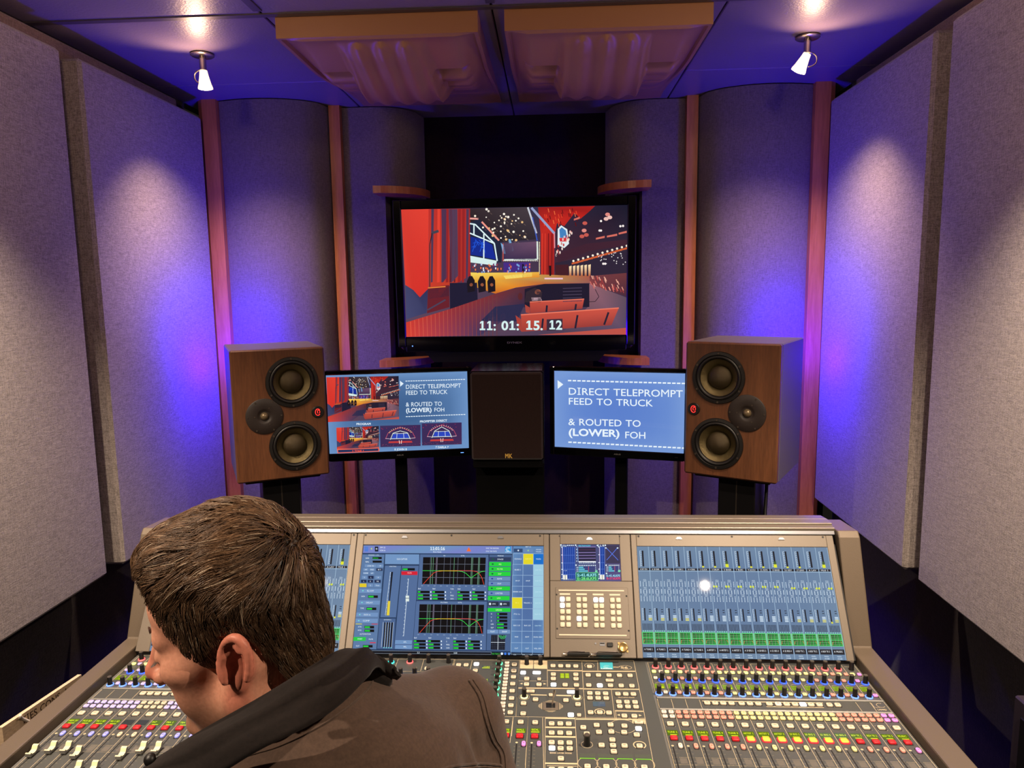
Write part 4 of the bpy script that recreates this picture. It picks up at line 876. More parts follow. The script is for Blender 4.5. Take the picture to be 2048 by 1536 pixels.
def centre_screen():
    c = Canvas(SP(-.3200, .2605, -.002), (.459, 0, 0), -SU * .2605, .00008, homog([(222, 238), (1893, 238), (1900, 1262), (102, 1255)]))
    P_ = c.poly; R = c.rect; T_ = c.text; wt = (226, 240, 250); dk = (22, 30, 48); gr = (34, 208, 60)
    P_([(222, 238), (1893, 238), (1900, 1262), (102, 1255)], (40, 62, 96)); c.up()
    c.soft([(224, 242), (1606, 242), (1606, 312), (216, 312)], (110, 146, 190), (120, 130, 200), 8, lambda u, v: .5 + .5 * math.sin(9 * u + 2 * v)); 
    P_([(205, 325), (418, 325), (332, 1212), (110, 1205)], (92, 122, 164)); P_([(425, 322), (742, 322), (740, 414), (420, 414)], (112, 148, 194)); P_([(422, 428), (572, 428), (520, 910), (374, 910)], (84, 112, 156)); P_([(580, 428), (736, 428), (670, 1212), (500, 1206)], (82, 108, 152))
    P_([(365, 922), (516, 922), (495, 1208), (340, 1205)], (74, 100, 144)); P_([(750, 322), (1384, 322), (1375, 745), (716, 745)], (82, 108, 152)); P_([(712, 756), (1370, 756), (1360, 1212), (674, 1212)], (82, 108, 152)); P_([(1394, 322), (1604, 322), (1588, 1218), (1366, 1212)], (72, 98, 140))
    c.soft([(1612, 242), (1893, 242), (1900, 1232), (1590, 1225)], (96, 136, 184), (78, 108, 160), 6); P_([(108, 1220), (1900, 1238), (1900, 1262), (104, 1255)], (10, 14, 24)); c.up()
    # header
    for y in (256, 268, 280, 290): R(232, y, 266, y + 6, (30, 120, 220))
    P_([(288, 272), (302, 262), (302, 284)], (190, 220, 110)); R(328, 252, 360, 298, dk); c.disc(345, 274, 10, 10, wt, 4)
    T_('IMP 25', 374, 268, 14, wt, width=52); T_('SCENE 06', 374, 294, 13, wt, width=52); T_('11:01:16', 842, 282, 30, wt, 1, width=138); T_('Show Ready', 870, 304, 12, wt, width=78)
    P_([(1202, 252), (1224, 292), (1180, 292)], (240, 110, 50)); T_('SYNC THE SESSIONS', 1360, 268, 12, wt, width=120); T_('SYNC THE STATE', 1360, 296, 12, wt, width=100); R(1538, 244, 1592, 300, (40, 150, 214)); c.up(); c.arc(1566, 270, 20, 18, 60, 330, 4, wt); c.arc(1566, 270, 11, 9, 60, 330, 3, wt); T_('LAWO', 1540, 299, 10, wt, 1, width=50); c.k -= 1
    # left column
    T_('SOURCE + CTL', 268, 336, 10, wt, width=100)
    for y, s in ((360, 'GAIN'), (394, 'BAL')): T_(s, 240, y + 6, 13, wt, width=34); R(306, y - 12, 392, y + 8, (14, 16, 18)); 
    R(310, 352, 360, 366, gr)
    for x, y, w_, h_, s, k in ((232, 418, 110, 26, 'LINE IN', 0), (348, 418, 60, 26, 'M', 0), (218, 454, 50, 24, 'A/F', 0), (275, 454, 50, 24, 'PAD', 0), (340, 454, 58, 24, '48 V', 1), (216, 490, 50, 20, 'CONF', 0), (280, 490, 40, 20, 'L/F', 0), (205, 524, 45, 28, 'S', 0), (264, 524, 50, 28, 'L', 1), (330, 524, 54, 28, 'A', 0), (195, 562, 52, 26, 'L', 1), (258, 562, 50, 26, 'X', 1), (322, 562, 58, 26, 'MS', 1), (258, 600, 50, 26, '2', 0), (318, 600, 62, 26, 'Tron', 0)):
        R(x, y, x + w_, y + h_, (30, 44, 80) if k else (112, 144, 188)); c.up(); T_(s, x + w_ / 2, y + h_ * .75, 12, wt, center=True); c.k -= 1
    R(180, 596, 246, 630, (226, 200, 40))
    for x0, x1, y, s in ((182, 388, 645, 'EQ AMP'), (172, 372, 755, 'DELAY'), (150, 354, 868, 'DUCK ms'), (140, 350, 925, 'COMP')):
        P_([(x0, y), (x1, y), (x1 - 5, y + 38), (x0 - 5, y + 38)], (112, 146, 192)); c.up(); T_(s, x0 + 68, y + 26, 14, wt, width=64); c.disc(x0 + 30, y + 19, 8, 6, (120, 230, 214), 5); c.k -= 1
    for x, y in ((260, 706), (244, 820), (222, 992), (222, 1026), (206, 1172)): R(x, y, x + 92, y + 24, (14, 16, 18)); c.up(); R(x + 4, y + 5, x + 52, y + 20, gr); c.k -= 1
    for x, y, s in ((196, 722, 'GAIN'), (186, 834, 'TIME'), (162, 1008, 'ATTK'), (160, 1040, 'RATIO'), (140, 1188, 'OUT')): T_(s, x, y, 13, wt, width=34)
    R(140, 972, 200, 978, (230, 220, 60)); R(290, 972, 348, 978, (220, 50, 60)); T_('AUTOMATION', 178, 1076, 13, wt, width=104); P_([(120, 1098), (236, 1098), (232, 1134), (116, 1134)], (40, 200, 70)); T_('MUTE', 262, 1124, 13, wt, width=40); R(272, 1146, 328, 1154, (220, 40, 60)); c.up(); T_('START', 156, 1122, 13, wt, width=46); c.k -= 1
    # fader columns
    T_('DUO-CAPTURE', 532, 374, 15, wt, width=98); T_('DIRECTIONS', 462, 440, 9, wt, width=64)
    P_([(480, 486), (496, 486), (464, 758), (456, 758)], (12, 14, 20)); P_([(446, 758), (468, 758), (458, 892), (432, 892)], (228, 206, 60)); c.path([(472, 488), (420, 890)], 3, wt)
    for k in range(12): t = k / 11; R(452 - 46 * t + 18, 490 + 400 * t, 470 - 50 * t + 6, 494 + 400 * t, wt)
    R(584, 450, 700, 472, (12, 16, 18)); R(574, 480, 724, 514, (212, 32, 52)); c.up(); R(588, 454, 632, 468, gr); T_('MUTE', 630, 502, 14, (250, 190, 190), width=40); c.k -= 1
    c.path([(640, 548), (590, 1086)], 4, wt); 
    for k in range(16): t = k / 15; R(630 - 50 * t, 552 + 530 * t, 642 - 50 * t, 555 + 530 * t, wt)
    R(612, 706, 644, 760, (220, 232, 226)); c.up(); R(612, 728, 644, 733, (60, 70, 90)); c.k -= 1
    T_('DYNAMICS', 406, 938, 9, wt, width=70)
    for x in (412, 434, 456, 478): P_([(x, 958), (x + 14, 958), (x + 6 - 10, 1190), (x - 18, 1190)], (10, 12, 16)); 
    for x in (400, 426, 448, 470, 496): c.path([(x, 955), (x - 20, 1192)], 2.5, wt)
    for i in range(4): c.disc(404 + i * 23, 1196, 6, 5, (110, 220, 214), 6)
    for y, s in ((1142, 'AFL'), (1188, 'PFL')): P_([(512, y - 18), (670, y - 18), (666, y + 18), (508, y + 18)], (112, 148, 194)); c.up(); T_(s, 588, y + 5, 13, wt, width=30, center=False); c.k -= 1
    # EQ graphs
    def graph(q, dy):
        h = homog(q); (ax, ay), (bx, by), (cx_, cy_), (dx, dy_) = q
        G = lambda u, v: ((ax + (bx - ax) * u) * (1 - v) + (dx + (cx_ - dx) * u) * v, (ay + (by - ay) * u) * (1 - v) + (dy_ + (cy_ - dy_) * u) * v)
        P_(q, (6, 6, 10)); c.up()
        for v in (.25, .5, .75): c.path([G(0, v), G(1, v)], 2.5, (130, 140, 160))
        for u in (.12, .23, .34, .44, .56, .67, .78, .89): c.path([G(u, 0), G(u, 1)], 2.5, (110, 116, 136))
        c.up()
        for u in (.135, .165, .50, .775, .795, .885, .905): c.path([G(u, 0), G(u, 1)], 3.0, (110, 170, 130))
        c.path([G(.22, 0), G(.22, 1)], 12, (96, 88, 104)); c.up()
        f = [(0, .5), (.55, .5), (.63, .52), (.69, .58), (.74, .68), (.78, .76), (.82, .68), (.88, .58), (.94, .52), (1, .5)]
        c.path([G(.02, 1), G(.10, .78), (G(.18, .58)), G(.24, .52), G(.34, .5), G(.55, .49), G(.78, .49), G(.86, .52), G(.91, .6), G(.95, .74), G(.985, .99)], 4, (236, 70, 50))
        c.path([G(*p) for p in f], 4, (60, 226, 80)); c.up(); c.path([G(.26, .51), G(.3, .5), G(.56, .5)], 4, (236, 220, 60)); c.k -= 4
        for u in range(11): x, y = G(u / 10, 1.05); T_('2k5', x - 8, y + 6, 8, (170, 190, 214), width=18)
    graph([(778, 348), (1360, 348), (1350, 600), (766, 598)], 0); graph([(742, 786), (1344, 786), (1334, 1056), (728, 1054)], 0)
    T_('EQ', 968, 337, 10, wt, width=16); T_('CTL', 1128, 337, 10, wt, width=38); T_('FILTERS', 938, 772, 10, wt, width=66); T_('CTL', 1100, 772, 10, wt, width=40)
    for bx, by in ((724, 660), (684, 1120)):
        sc = 1.0
        for gx in (0, 136, 370, 508):
            T_('Bell', bx + gx + 4, by - 14, 12, wt, width=26)
            for k in range(3):
                y = by + k * 31; R(bx + gx, y, bx + gx + 112, y + 22, (8, 12, 14)); c.up(); R(bx + gx + 3, y + 4, bx + gx + (26 if k == 0 else 50), y + 18, gr); c.k -= 1; c.disc(bx + gx + 124, y + 11, 6, 9, wt, 6)
        for k, s in enumerate(('TYPE', 'Q', 'FREQ', 'GAIN')): T_(s, bx + 305, by - 12 + k * 30, 12, wt, width=32 if len(s) > 1 else 8)
    # right module list
    T_('MODULE', 1468, 336, 10, wt, width=56)
    for i, (s, k) in enumerate((('IMAGE', 2), ('EQ', 1), ('FILTER', 1), ('EXP', 1), ('GATE', 0), ('DUP', 0), ('COMP', 1), ('LIMITER', 0), ('UPX', 1))):
        y = 344 + i * 45; x0 = 1394 - i * 1.8; P_([(x0, y), (x0 + 200, y), (x0 + 200, y + 38), (x0 - 1, y + 38)], (gr, (104, 138, 184), (44, 60, 92))[0 if k == 1 else (1 if k == 0 else 2)]); c.up(); T_(s, x0 + 100, y + 26, 13, wt if k != 1 else (210, 250, 170), center=True); c.disc(x0 + 32, y + 19, 11, 8, (40, 60, 150) if k == 0 else (20, 90, 60), 5); c.k -= 1
    for x in (1384, 1486): R(x, 756, x + 96, 800, (36, 46, 64)); c.up(); R(x + 6, 768, x + 24, 788, wt); T_('SPX', x + 36, 784, 13, wt, width=32); c.k -= 1
    P_([(1378, 816), (1588, 816), (1588, 850), (1377, 850)], gr); c.up(); T_('SURROUND', 1452, 840, 14, (214, 250, 190), width=58); c.k -= 1
    for k in range(5): y = 860 + k * 32; T_(('X', 'Y', 'Z', 'LFE', 'SLP')[k], 1406, y + 17, 13, wt); R(1460, y, 1560, y + 22, (8, 10, 12)); c.up(); R(1464, y + 4, 1484 if k < 3 else 1526, y + 18, gr); c.k -= 1
    for x, s in ((1372, 'FLAT'), (1482, 'SNAP')): R(x, 1018, x + 104, 1054, (112, 146, 190)); c.up(); T_(s, x + 52, 1042, 14, wt, center=True); c.k -= 1
    P_([(1410, 1066), (1542, 1066), (1538, 1206), (1404, 1204)], (10, 12, 22)); c.up()
    for k in range(9): c.path([(1410 + k * 16, 1068), (1405 + k * 16, 1204)], 1.6, (76, 88, 110)); c.path([(1408, 1070 + k * 17), (1540, 1070 + k * 17)], 1.6, (76, 88, 110))
    c.path([(1475, 1066), (1472, 1205)], 4, wt); c.path([(1408, 1136), (1540, 1136)], 4, wt)
    for r_ in (12, 22, 32): c.arc(1516, 1070, r_, r_, 0, 180, 4, (60, 214, 110))
    c.k -= 1
    # right key matrix
    lab = {(0, 0): 'SIGNALS', (1, 0): 'INPUTS', (2, 0): 'MAIN', (0, 1): 'BUSES 1', (0, 2): '64-1F', (1, 2): '64-2F', (0, 3): 'SENDS A-D', (0, 4): 'FX 1', (1, 4): 'TRACKS 1', (0, 5): 'PTG 1-L', (0, 6): 'BUS 1-D', (1, 6): 'BUS 2-D', (0, 7): 'END', (1, 7): 'EDIT', (2, 7): 'DUAL DEX', (0, 8): 'CUT', (1, 8): 'CUT', (2, 8): 'VOL OPA'}
    for j in range(9):
        for i in range(3):
            y0 = 310 + j * 99 + j * j * .55; y1 = 310 + (j + 1) * 99 + (j + 1) ** 2 * .55; f = (y0 - 240) / 990; x0 = 1612 - 20 * f + (94 + 7 * f) * i; w_ = 94 + 7 * f
            col = (226, 214, 40) if (i, j) in ((1, 0), (0, 4)) else ((20, 110, 200) if (i, j) == (2, 0) else ((158, 204, 224) if i == 2 and 0 < j < 6 else None))
            if col: R(x0 + 2, y0 + 2, x0 + w_ - 2, y1 - 2, col)
            c.up(); c.frame(x0, y0, x0 + w_, y1, 3, (166, 196, 226)); 
            if (i, j) in lab: T_(lab[(i, j)], x0 + w_ / 2, (y0 + y1) / 2 + 5, 12, wt if col is None or i == 2 else (250, 240, 120), center=True)
            elif i == 2: T_('SUB MIX', x0 + w_ / 2, (y0 + y1) / 2 + 5, 11, (190, 226, 240), center=True)
            c.k -= 1
    T_('SECT 1-3', 1726, 252, 11, wt, width=52); R(1618, 264, 1700, 298, (50, 74, 116)); R(1710, 264, 1796, 298, (104, 138, 184)); c.disc(1752, 281, 9, 9, (170, 230, 120), 4); c.up(); c.disc(1660, 281, 9, 9, wt, 4); c.k -= 1; T_('ASSIGN', 1822, 276, 9, wt, width=50); T_('MODE', 1822, 296, 9, wt, width=50)
    c.frame(230, 1226, 1410, 1250, 2.5, (150, 160, 170)); T_('2.3', 716, 1246, 13, wt, width=24); T_('0.00', 1060, 1246, 13, wt, width=32); P_([(1414, 1228), (1494, 1228), (1494, 1256), (1414, 1256)], (8, 40, 20)); c.up(); T_('Sync Input 1', 1418, 1248, 11, (80, 230, 90), width=72)
    for x, col in ((1510, wt), (1542, (60, 120, 226)), (1576, (90, 140, 214))): c.disc(x, 1242, 12, 12, col)
    for x, s in ((1618, 'CTL'), (1700, 'FX'), (1770, 'CTL'), (1846, 'OUT')): T_(s, x, 1254, 11, wt, width=24)
    c.obj('screen', M['pic'], bz_c)
centre_screen()
def meter_screen():
    c = Canvas(SP(.1810, .2645, -.001), (.148, 0, 0), -SU * .0900, .00007, homog([(318, 492), (1528, 510), (1562, 1255), (322, 1240)]))
    P_ = c.poly; wt = (226, 244, 252); cy = (96, 210, 226)
    P_([(318, 492), (1528, 510), (1562, 1255), (322, 1240)], [(70, 84, 140), (78, 72, 110), (90, 80, 130), (70, 90, 140)]); c.up()
    for x0, x1, n in ((370, 610, 6), (1130, 1215, 2)):
        P_([(x0, 545), (x1, 550), (x1 + 12, 1215), (x0 + 6, 1212)], (24, 60, 150)); c.up()
        for k in range(n + 1): x = x0 + (x1 - x0) * k / n; c.line(x, 548, x + 8, 1210, 9, (84, 120, 206))
        for y in (715, 875, 1005, 1110): c.line(x0, y, x1 + 8, y, 6, (96, 130, 214))
        c.up(); c.line(x0 - 8, 550, x0 - 2, 1200, 12, (206, 214, 250)); c.line(x0 - 8, 560, x0 - 4, 860, 7, (236, 130, 170)); 
        for y in (555, 710, 872, 1005, 1110, 1195): c.disc(x0 - 20, y, 14, 10, wt, 6)
        P_([(x0, 1118), (x0 + 86, 1118), (x0 + 90, 1215), (x0 + 4, 1215)], (240, 240, 226)); c.up(); c.line(x0 + 45, 1118, x0 + 47, 1215, 10, (90, 90, 120)); c.k -= 3
    c.line(375, 1032, 455, 1032, 14, wt); c.up(); c.text('C L R Ls', 322, 540, 40, wt, 1, width=120); c.text('C L R', 1075, 545, 40, wt, 1, width=140); c.k -= 1
    for k in range(4): c.rect(455 + k * 38, 505, 478 + k * 38, 525, wt); c.rect(470 + k * 38, 1200, 495 + k * 38, 1215, wt)
    P_([(690, 555), (1040, 560), (1050, 835), (695, 835)], (44, 40, 66)); c.up()
    for y in (552, 665, 722, 782): c.line(690, y, 1042, y, 9, (170, 150, 220))
    c.line(690, 608, 1040, 608, 5, (120, 60, 80)); c.line(690, 850, 1045, 852, 20, (244, 244, 246)); c.line(668, 555, 684, 840, 8, (140, 190, 240)); c.text('SPECTRUM-KONV', 690, 540, 26, cy, 1, width=250); c.text('0 1 2 3 4 5 6 7 8 9', 710, 886, 24, wt, 1, width=330)
    for y in (535, 600, 660, 718, 778, 838): c.disc(655, y, 12, 9, wt, 6)
    for x0, x1 in ((695, 1060), (1305, 1530)):
        for k in range(10): c.rect(x0 + k * (x1 - x0) / 10, 918, x0 + (k + .55) * (x1 - x0) / 10, 938, wt)
        for k, w_ in enumerate((.26, .33, .52)): y = 965 + k * 38; c.rect(x0, y - 12, x1, y + 12, (50, 60, 120)); c.up(); c.rect(x0, y - 10, x0 + (x1 - x0) * w_, y + 12, cy); c.line(x0 + (x1 - x0) * .55, y - 14, x0 + (x1 - x0) * .55, y + 14, 10, (226, 90, 110)); c.disc(x1 - 18, y, 9, 8, wt, 6); c.k -= 1; c.rect(x0 - 48, y - 6, x0 - 8, y + 5, wt)
        c.disc(x1 - 10, 1044, 28, 24, (120, 230, 170), 12)
    P_([(638, 1072), (1088, 1076), (1090, 1236), (632, 1232)], (30, 100, 96)); c.frame(638, 1072, 1090, 1236, 10, (130, 236, 160)); c.up()
    c.text('S:-41.4LKFS', 660, 1150, 58, (150, 230, 236), 1, width=400); c.text('E:-28.6LKFS', 660, 1222, 58, (130, 236, 130), 1, width=400); c.text('S:-41.4LKFS', 1258, 1160, 44, (150, 220, 240), 1, width=280); c.text('E:-17.6LKFS', 1262, 1215, 46, (240, 70, 110), 1, width=282)
    P_([(1250, 520), (1520, 525), (1540, 890), (1255, 885)], (62, 56, 84)); c.up(); c.line(1255, 570, 1500, 825, 12, (90, 120, 230)); c.line(1488, 572, 1268, 820, 12, (90, 120, 230))
    for x, y in ((1250, 575), (1488, 578), (632, 512), (1080, 520), (1238, 520), (640, 920), (1255, 925), (1262, 1092), (330, 505)): c.disc(x, y, 18, 15, wt, 8)
    c.obj('screen', M['pic'], bz_m)
meter_screen()

# ---- key shapes
def rrect(w_, d_, r_, n=3):
    o = []
    for cx, cy, a0 in ((w_ / 2 - r_, d_ / 2 - r_, 0), (-w_ / 2 + r_, d_ / 2 - r_, 90), (-w_ / 2 + r_, -d_ / 2 + r_, 180), (w_ / 2 - r_, -d_ / 2 + r_, 270)):
        for k in range(n): a = math.radians(a0 + 90 * k / (n - 1)); o.append((cx + r_ * math.cos(a), cy + r_ * math.sin(a)))
    return o
def keymesh(nm, w_, d_, h, m, r_=None):
    r_ = r_ or min(w_, d_) * .22; mb = MB(); n = 12; rings = [(1.0, 0.0), (1.0, h * .65), (.90, h * .93), (.80, h)]
    vs = []; fs = []
    for sc_, z in rings:
        ww = w_ * (1 - (1 - sc_)); ins = (1 - sc_) * min(w_, d_) / 2; vs += [(x, y, z) for x, y in rrect(w_ - 2 * ins, d_ - 2 * ins, max(r_ - ins * .5, .0005))]
    for k in range(3):
        for i in range(n): j = (i + 1) % n; fs.append((k * n + i, k * n + j, (k + 1) * n + j, (k + 1) * n + i))
    fs.append(tuple(range(3 * n, 4 * n))); mb.add(vs, fs); me = mb.mesh(nm, m); sm(me, 50); return me
KCACHE = {}; WELL_SHADE = []; LEGENDS = []
lrnd = random.Random(11)
def key(nm, x, y, w_, d_, mk, h=.0032, r_=None, parent=None, legend=True, M_=None):
    k = (nm, round(w_, 4), round(d_, 4), mk)
    if k not in KCACHE: KCACHE[k] = keymesh(nm, w_, d_, h, KM[mk], r_)
    if M_ is None:
        o = link(nm, KCACHE[k], parent or CON, (x, y, SZ)); WELL_SHADE.append((x, y - .0007, w_ + .0026, d_ + .0030))
        if legend and mk not in ('white', 'orange'): LEGENDS.append((x, y, w_, h))
    else:
        o = D.objects.new(nm, KCACHE[k]); COL.objects.link(o); o.matrix_world = M_; par(o, parent or CON)
    return o
def knobmesh(nm, R, H_):
    mb = MB(); mb.lathe([(R * 1.08, 0), (R * 1.08, H_ * .12), (R, H_ * .16), (R * .93, H_ * .93)], 20); mb.mi = 1
    mb.lathe([(R * .93, H_ * .93), (R * .86, H_), (R * .55, H_ * 1.0), (0, H_ * .985)], 20); me = mb.mesh(nm, [M['knob'], M['knobtop']]); sm(me, 45); return me
KN = knobmesh('rotary_knob', .0052, .0205); KNB = knobmesh('rotary_knob', .0062, .022)
def ringmesh(R, r_, m): mb = MB(); mb.lathe([(R - r_, .0004), (R - r_, .0016), (R - r_ * .3, .0026), (R + r_ * .5, .0024), (R + r_, .0008), (R + r_, .0)], 24); me = mb.mesh('led_ring', m); sm(me, 60); return me
RC = {}
def knob(x, y, led=None, big=False):
    o = link('rotary_knob', KNB if big else KN, CON, (x, y, SZ))
    if led:
        if led not in RC: RC[led] = ringmesh(.0070, .0010, LM[led])
        link('led_ring', RC[led], o, (x, y, SZ)) if False else None
        r_ = D.objects.new('led_ring', RC[led]); COL.objects.link(r_); r_.parent = o
    return o
# fader
def fadermesh():
    mb = MB(); pr = [(-.0125, .002), (-.0125, .0085), (-.0105, .0098), (-.0075, .0062), (-.002, .0050), (.004, .0068), (.0075, .0125), (.0115, .0135), (.0125, .0120), (.0125, .002)]
    mb.prism(pr, -.0055, .0055, 'x'); me = mb.mesh('fader_cap', [mat('ivory_fader_cap', (228, 214, 172), .42), mat('grey_fader_side', (120, 120, 116), .5)])
    for p in me.polygons:
        if abs(p.normal.x) > .7 or abs(p.normal.z) < .3: p.material_index = 1
    return me
FM = fadermesh()
PR = Canvas((0, 0, SZ + .00015), (1, 0, 0), (0, 1, 0), .0)   # printed marks and painted key shade: metres in world x, y
PR.N = Vector((0, 0, 1)); PR.step = .00004
def _poly(pts, col):
    vs = [Vector((p[0], p[1], SZ + .0001 + PR.step * PR.k)) for p in pts]; cc = [lin(q) for q in col] if isinstance(col[0], tuple) else [lin(col)] * len(vs)
    a = sum(pts[i][0] * pts[(i + 1) % len(pts)][1] - pts[(i + 1) % len(pts)][0] * pts[i][1] for i in range(len(pts)))
    PR.mb.add(vs, [tuple(range(len(vs))) if a > 0 else tuple(range(len(vs)))[::-1]], cc); return PR
PR.poly = _poly; PR.P = lambda x, y: Vector((x, y, SZ + .0001 + PR.step * PR.k))
class Dsp: pass
LCD = Canvas((0, 0, 0), (1, 0, 0), (0, 1, 0)); LCD.k = 0
def lpoly(pts, col): LCD.mb.add([Vector((p[0], p[1], SZ + .0004 + .00006 * LCD.k)) for p in pts], [tuple(range(len(pts)))], [lin(col)] * len(pts)); return LCD
LCD.poly = lpoly; LCD.P = lambda x, y: Vector((x, y, SZ + .0004 + .00006 * LCD.k))
def lrect(x0, y0, x1, y1, col): lpoly([(x0, y0), (x1, y0), (x1, y1), (x0, y1)], col)
def ltext(s, x, y, h, col, w_=None, bold=1, center=False):
    vs, fs, W_ = text_geo(s, bold); sy = h / CAPH; sx = sy if w_ is None else w_ / W_
    if center: x -= W_ * sx / 2
    LCD.mb.add([LCD.P(x + p[0] * sx, y + p[1] * sy) for p in vs], fs, lin(col))
def ptext(s, x, y, h, col, w_=None, bold=1, center=False):
    vs, fs, W_ = text_geo(s, bold); sy = h / CAPH; sx = sy if w_ is None else w_ / W_
    if center: x -= W_ * sx / 2
    PR.mb.add([PR.P(x + p[0] * sx, y + p[1] * sy) for p in vs], fs, lin(col))
INK = (196, 180, 146); INK2 = (160, 148, 122)
def pline(pts, w_=.0007, col=INK): PR.path(pts, w_, col)
RN = ['TUNE 1', 'TUNE 2', 'TUNE 3', 'TUNE 4', 'TUNE 5', 'ARTIST 1', 'ARTIST 2', 'ARTIST 3', '19 BIG 1', '20 BIG 2', '21 BIG 3', '22 BIG 4', 'BGV TK 1', 'BGV TK 2', 'BGV TK 3', 'MUSIC']
LN = ['HEX SV', 'MUS BD', 'MU 1 BD', 'MU 1 BD', '', '', 'PAT', 'TBA 1', 'TBA 2', 'TBA 3', 'TBA 4', 'FX 1', 'FX 2', 'FX 3', 'FX 4', 'FX 5']
LFAD = {0: 1.2222, 1: 1.2332, 2: 1.2341, 3: 1.2200, 4: 1.1778, 5: 1.1788, 6: 1.2205, 7: 1.2376, 8: 1.2385}
for side, bx in ((1, BX0), (-1, BX1)):
    for i in range(16):
        x = bx + PT * i
        if side == 1: tint = 'pale' if i == 0 else ('salmon' if i < 5 or 12 <= i < 15 else ('pink' if i == 15 else 'yel'))
        else: tint = 'beige' if i in (4, 5) else 'lav'
        knob(x + .0152, 1.578, 'red' if not (side == 1 and i == 15) else None); knob(x + .0214, 1.520, 'blue'); knob(x + .0068, 1.4665, 'lblue')
        key('lit_key', x + .0086, 1.556, .0095, .0085, 'lime'); key('channel_key', x + .0236, 1.556, .0088, .0080, tint)
        key('channel_key', x + .0082, 1.5287, .0088, .0080, tint); key('channel_key', x + .0218, 1.4715, .0094, .0085, tint)
        for dx in (.0067, .0214):
            for y in (1.3980, 1.3824): key('assign_key', x + dx, y, .0104, .0092, tint)
        key('select_key', x + .0131, 1.357, .0135, .0118, 'beige')
        lit = side == 1 and 5 <= i <= 11
        key('mute_key', x + .0126, 1.311, .0138, .0118, 'orange' if lit else 'red', h=.0038)
        if lit: MB().prism([(x + .0126 + p[0], 1.311 + p[1]) for p in rrect(.0178, .0158, .004)], SZ + .0002, SZ + .0022, b=.0006).obj('mute_light_ring', M['redhalo'], CON)
        key('access_key', x + .0209, 1.2873, .0082, .0140, 'blue' if side < 0 and i not in (4, 5) else tint, r_=.0038)
        # marks
        pline([(x, 1.597), (x, 1.4565)]); pline([(x, 1.447), (x, 1.4137)] if not (3 < i < 14) or side < 0 and i < 4 else [(x, 1.4145), (x, 1.4137)]); pline([(x, 1.405), (x, 1.0)])
        pline([(x, 1.597), (x + .0295, 1.597)] if i % 2 == 0 else [(x + .004, 1.591), (x + .02, 1.591)], .0006)
        for sx_ in (-.0085, .0085):
            for sy_ in (-.008, .008): pline([(x + .0131 + sx_ - .0008, 1.357 + sy_ - .0006), (x + .0131 + sx_ + .0008, 1.357 + sy_ + .0006)], .0005)
        PR.disc(x + .0063, 1.2885, .0026, .0022, (214, 196, 158), 8); PR.up(); PR.disc(x + .0063, 1.2885, .0012, .001, (120, 100, 70), 6)
        PR.rect(x + .0055, 1.284, x + .0080, 1.135, (8, 8, 9)) if False else _poly([(x + .0054, 1.135), (x + .0078, 1.135), (x + .0078, 1.284), (x + .0054, 1.284)], (8, 7, 7)); PR.k -= 1
        for k in range(12): y = 1.276 - k * .011; pline([(x + .0018, y), (x + .0044, y)], .0006, INK2); pline([(x + .009, y), (x + .0125, y)], .0004, INK2)
        _poly([(x + .013, 1.236), (x + .026, 1.236), (x + .026, 1.252), (x + .013, 1.252)], (92, 88, 82)); pline([(x + .0005, 1.254), (x + .029, 1.254)], .0005, INK2); pline([(x + .0005, 1.2335), (x + .029, 1.2335)], .0005, INK2)
        pline([(x + .004, 1.5085), (x + .010, 1.5115), (x + .016, 1.511)], .0006); pline([(x + .015, 1.480), (x + .021, 1.4835), (x + .0255, 1.4835)], .0006)
        # displays
        n = (RN if side == 1 else LN)[i]
        lrect(x + .0022, 1.4875, x + .0235, 1.5055, (150, 176, 20)); LCD.k = 1
        for k in range(3): lrect(x + .004, 1.4895 + k * .0052, x + .0175 - .003 * (k % 2), 1.4908 + k * .0052, (70, 84, 10))
        lrect(x + .012, 1.4888, x + .021, 1.4945, (232, 236, 40)); LCD.k = 0
        if n:
            lrect(x + .0022, 1.3205, x + .0240, 1.3375, (96, 118, 16)); LCD.k = 1; ltext(n, x + .0034, 1.3285, .0055, (226, 244, 40), min(.0195, .0032 * len(n))); lrect(x + .0075, 1.3215, x + .0205, 1.3240, (228, 240, 50)); LCD.k = 0
        else: lrect(x + .0022, 1.3205, x + .0240, 1.3375, (70, 70, 66))
        fy = LFAD.get(i, 1.15) if side < 0 else 1.150
        link('fader_cap', FM, CON, (x + .0066, fy, SZ + .001))
    x2 = bx + PT * 16; pline([(x2, 1.597), (x2, 1.0)])
    for ya, yb in ((1.4490, 1.4555), (1.4065, 1.4125)):
        m = MB(); m.prism([(ya, SZ - .001), (ya, SZ + .0008), ((ya + yb) / 2, SZ + .0022), (yb, SZ + .0008), (yb, SZ - .001)], bx, bx + PT * 16, 'x'); m.obj('module_ridge', M['desk'], CON, fixn=True)
    # the key strip between the ridges
    o_ = 0 if side == 1 else BX1 - BX0
    for x, w_, mk in ((.4843, .0125, 'beige'), (.5008, .0125, 'beige'), (.5175, .0125, 'beige'), (.5347, .0125, 'beige'), (.5558, .0125, 'beige'), (.5729, .0125, 'beige'), (.5901, .0125, 'beige'), (.6129, .013, 'beige'), (.6313, .013, 'pale'), (.6485, .013, 'beige'), (.6657, .0125, 'beige'), (.6825, .0135, 'white'), (.6988, .0125, 'beige'), (.7158, .0125, 'beige'), (.7365, .012, 'beige'), (.7533, .012, 'beige')):
        key('layer_key', x + o_, 1.4335, w_, .0115, mk if side == 1 else ('beige'))
    PR.k = -0; _poly([(.476 + o_, 1.4405), (.726 + o_, 1.4405), (.726 + o_, 1.4430), (.476 + o_, 1.4430)], INK); _poly([(.605 + o_, 1.4240), (.722 + o_, 1.4240), (.722 + o_, 1.4262), (.605 + o_, 1.4262)], INK)
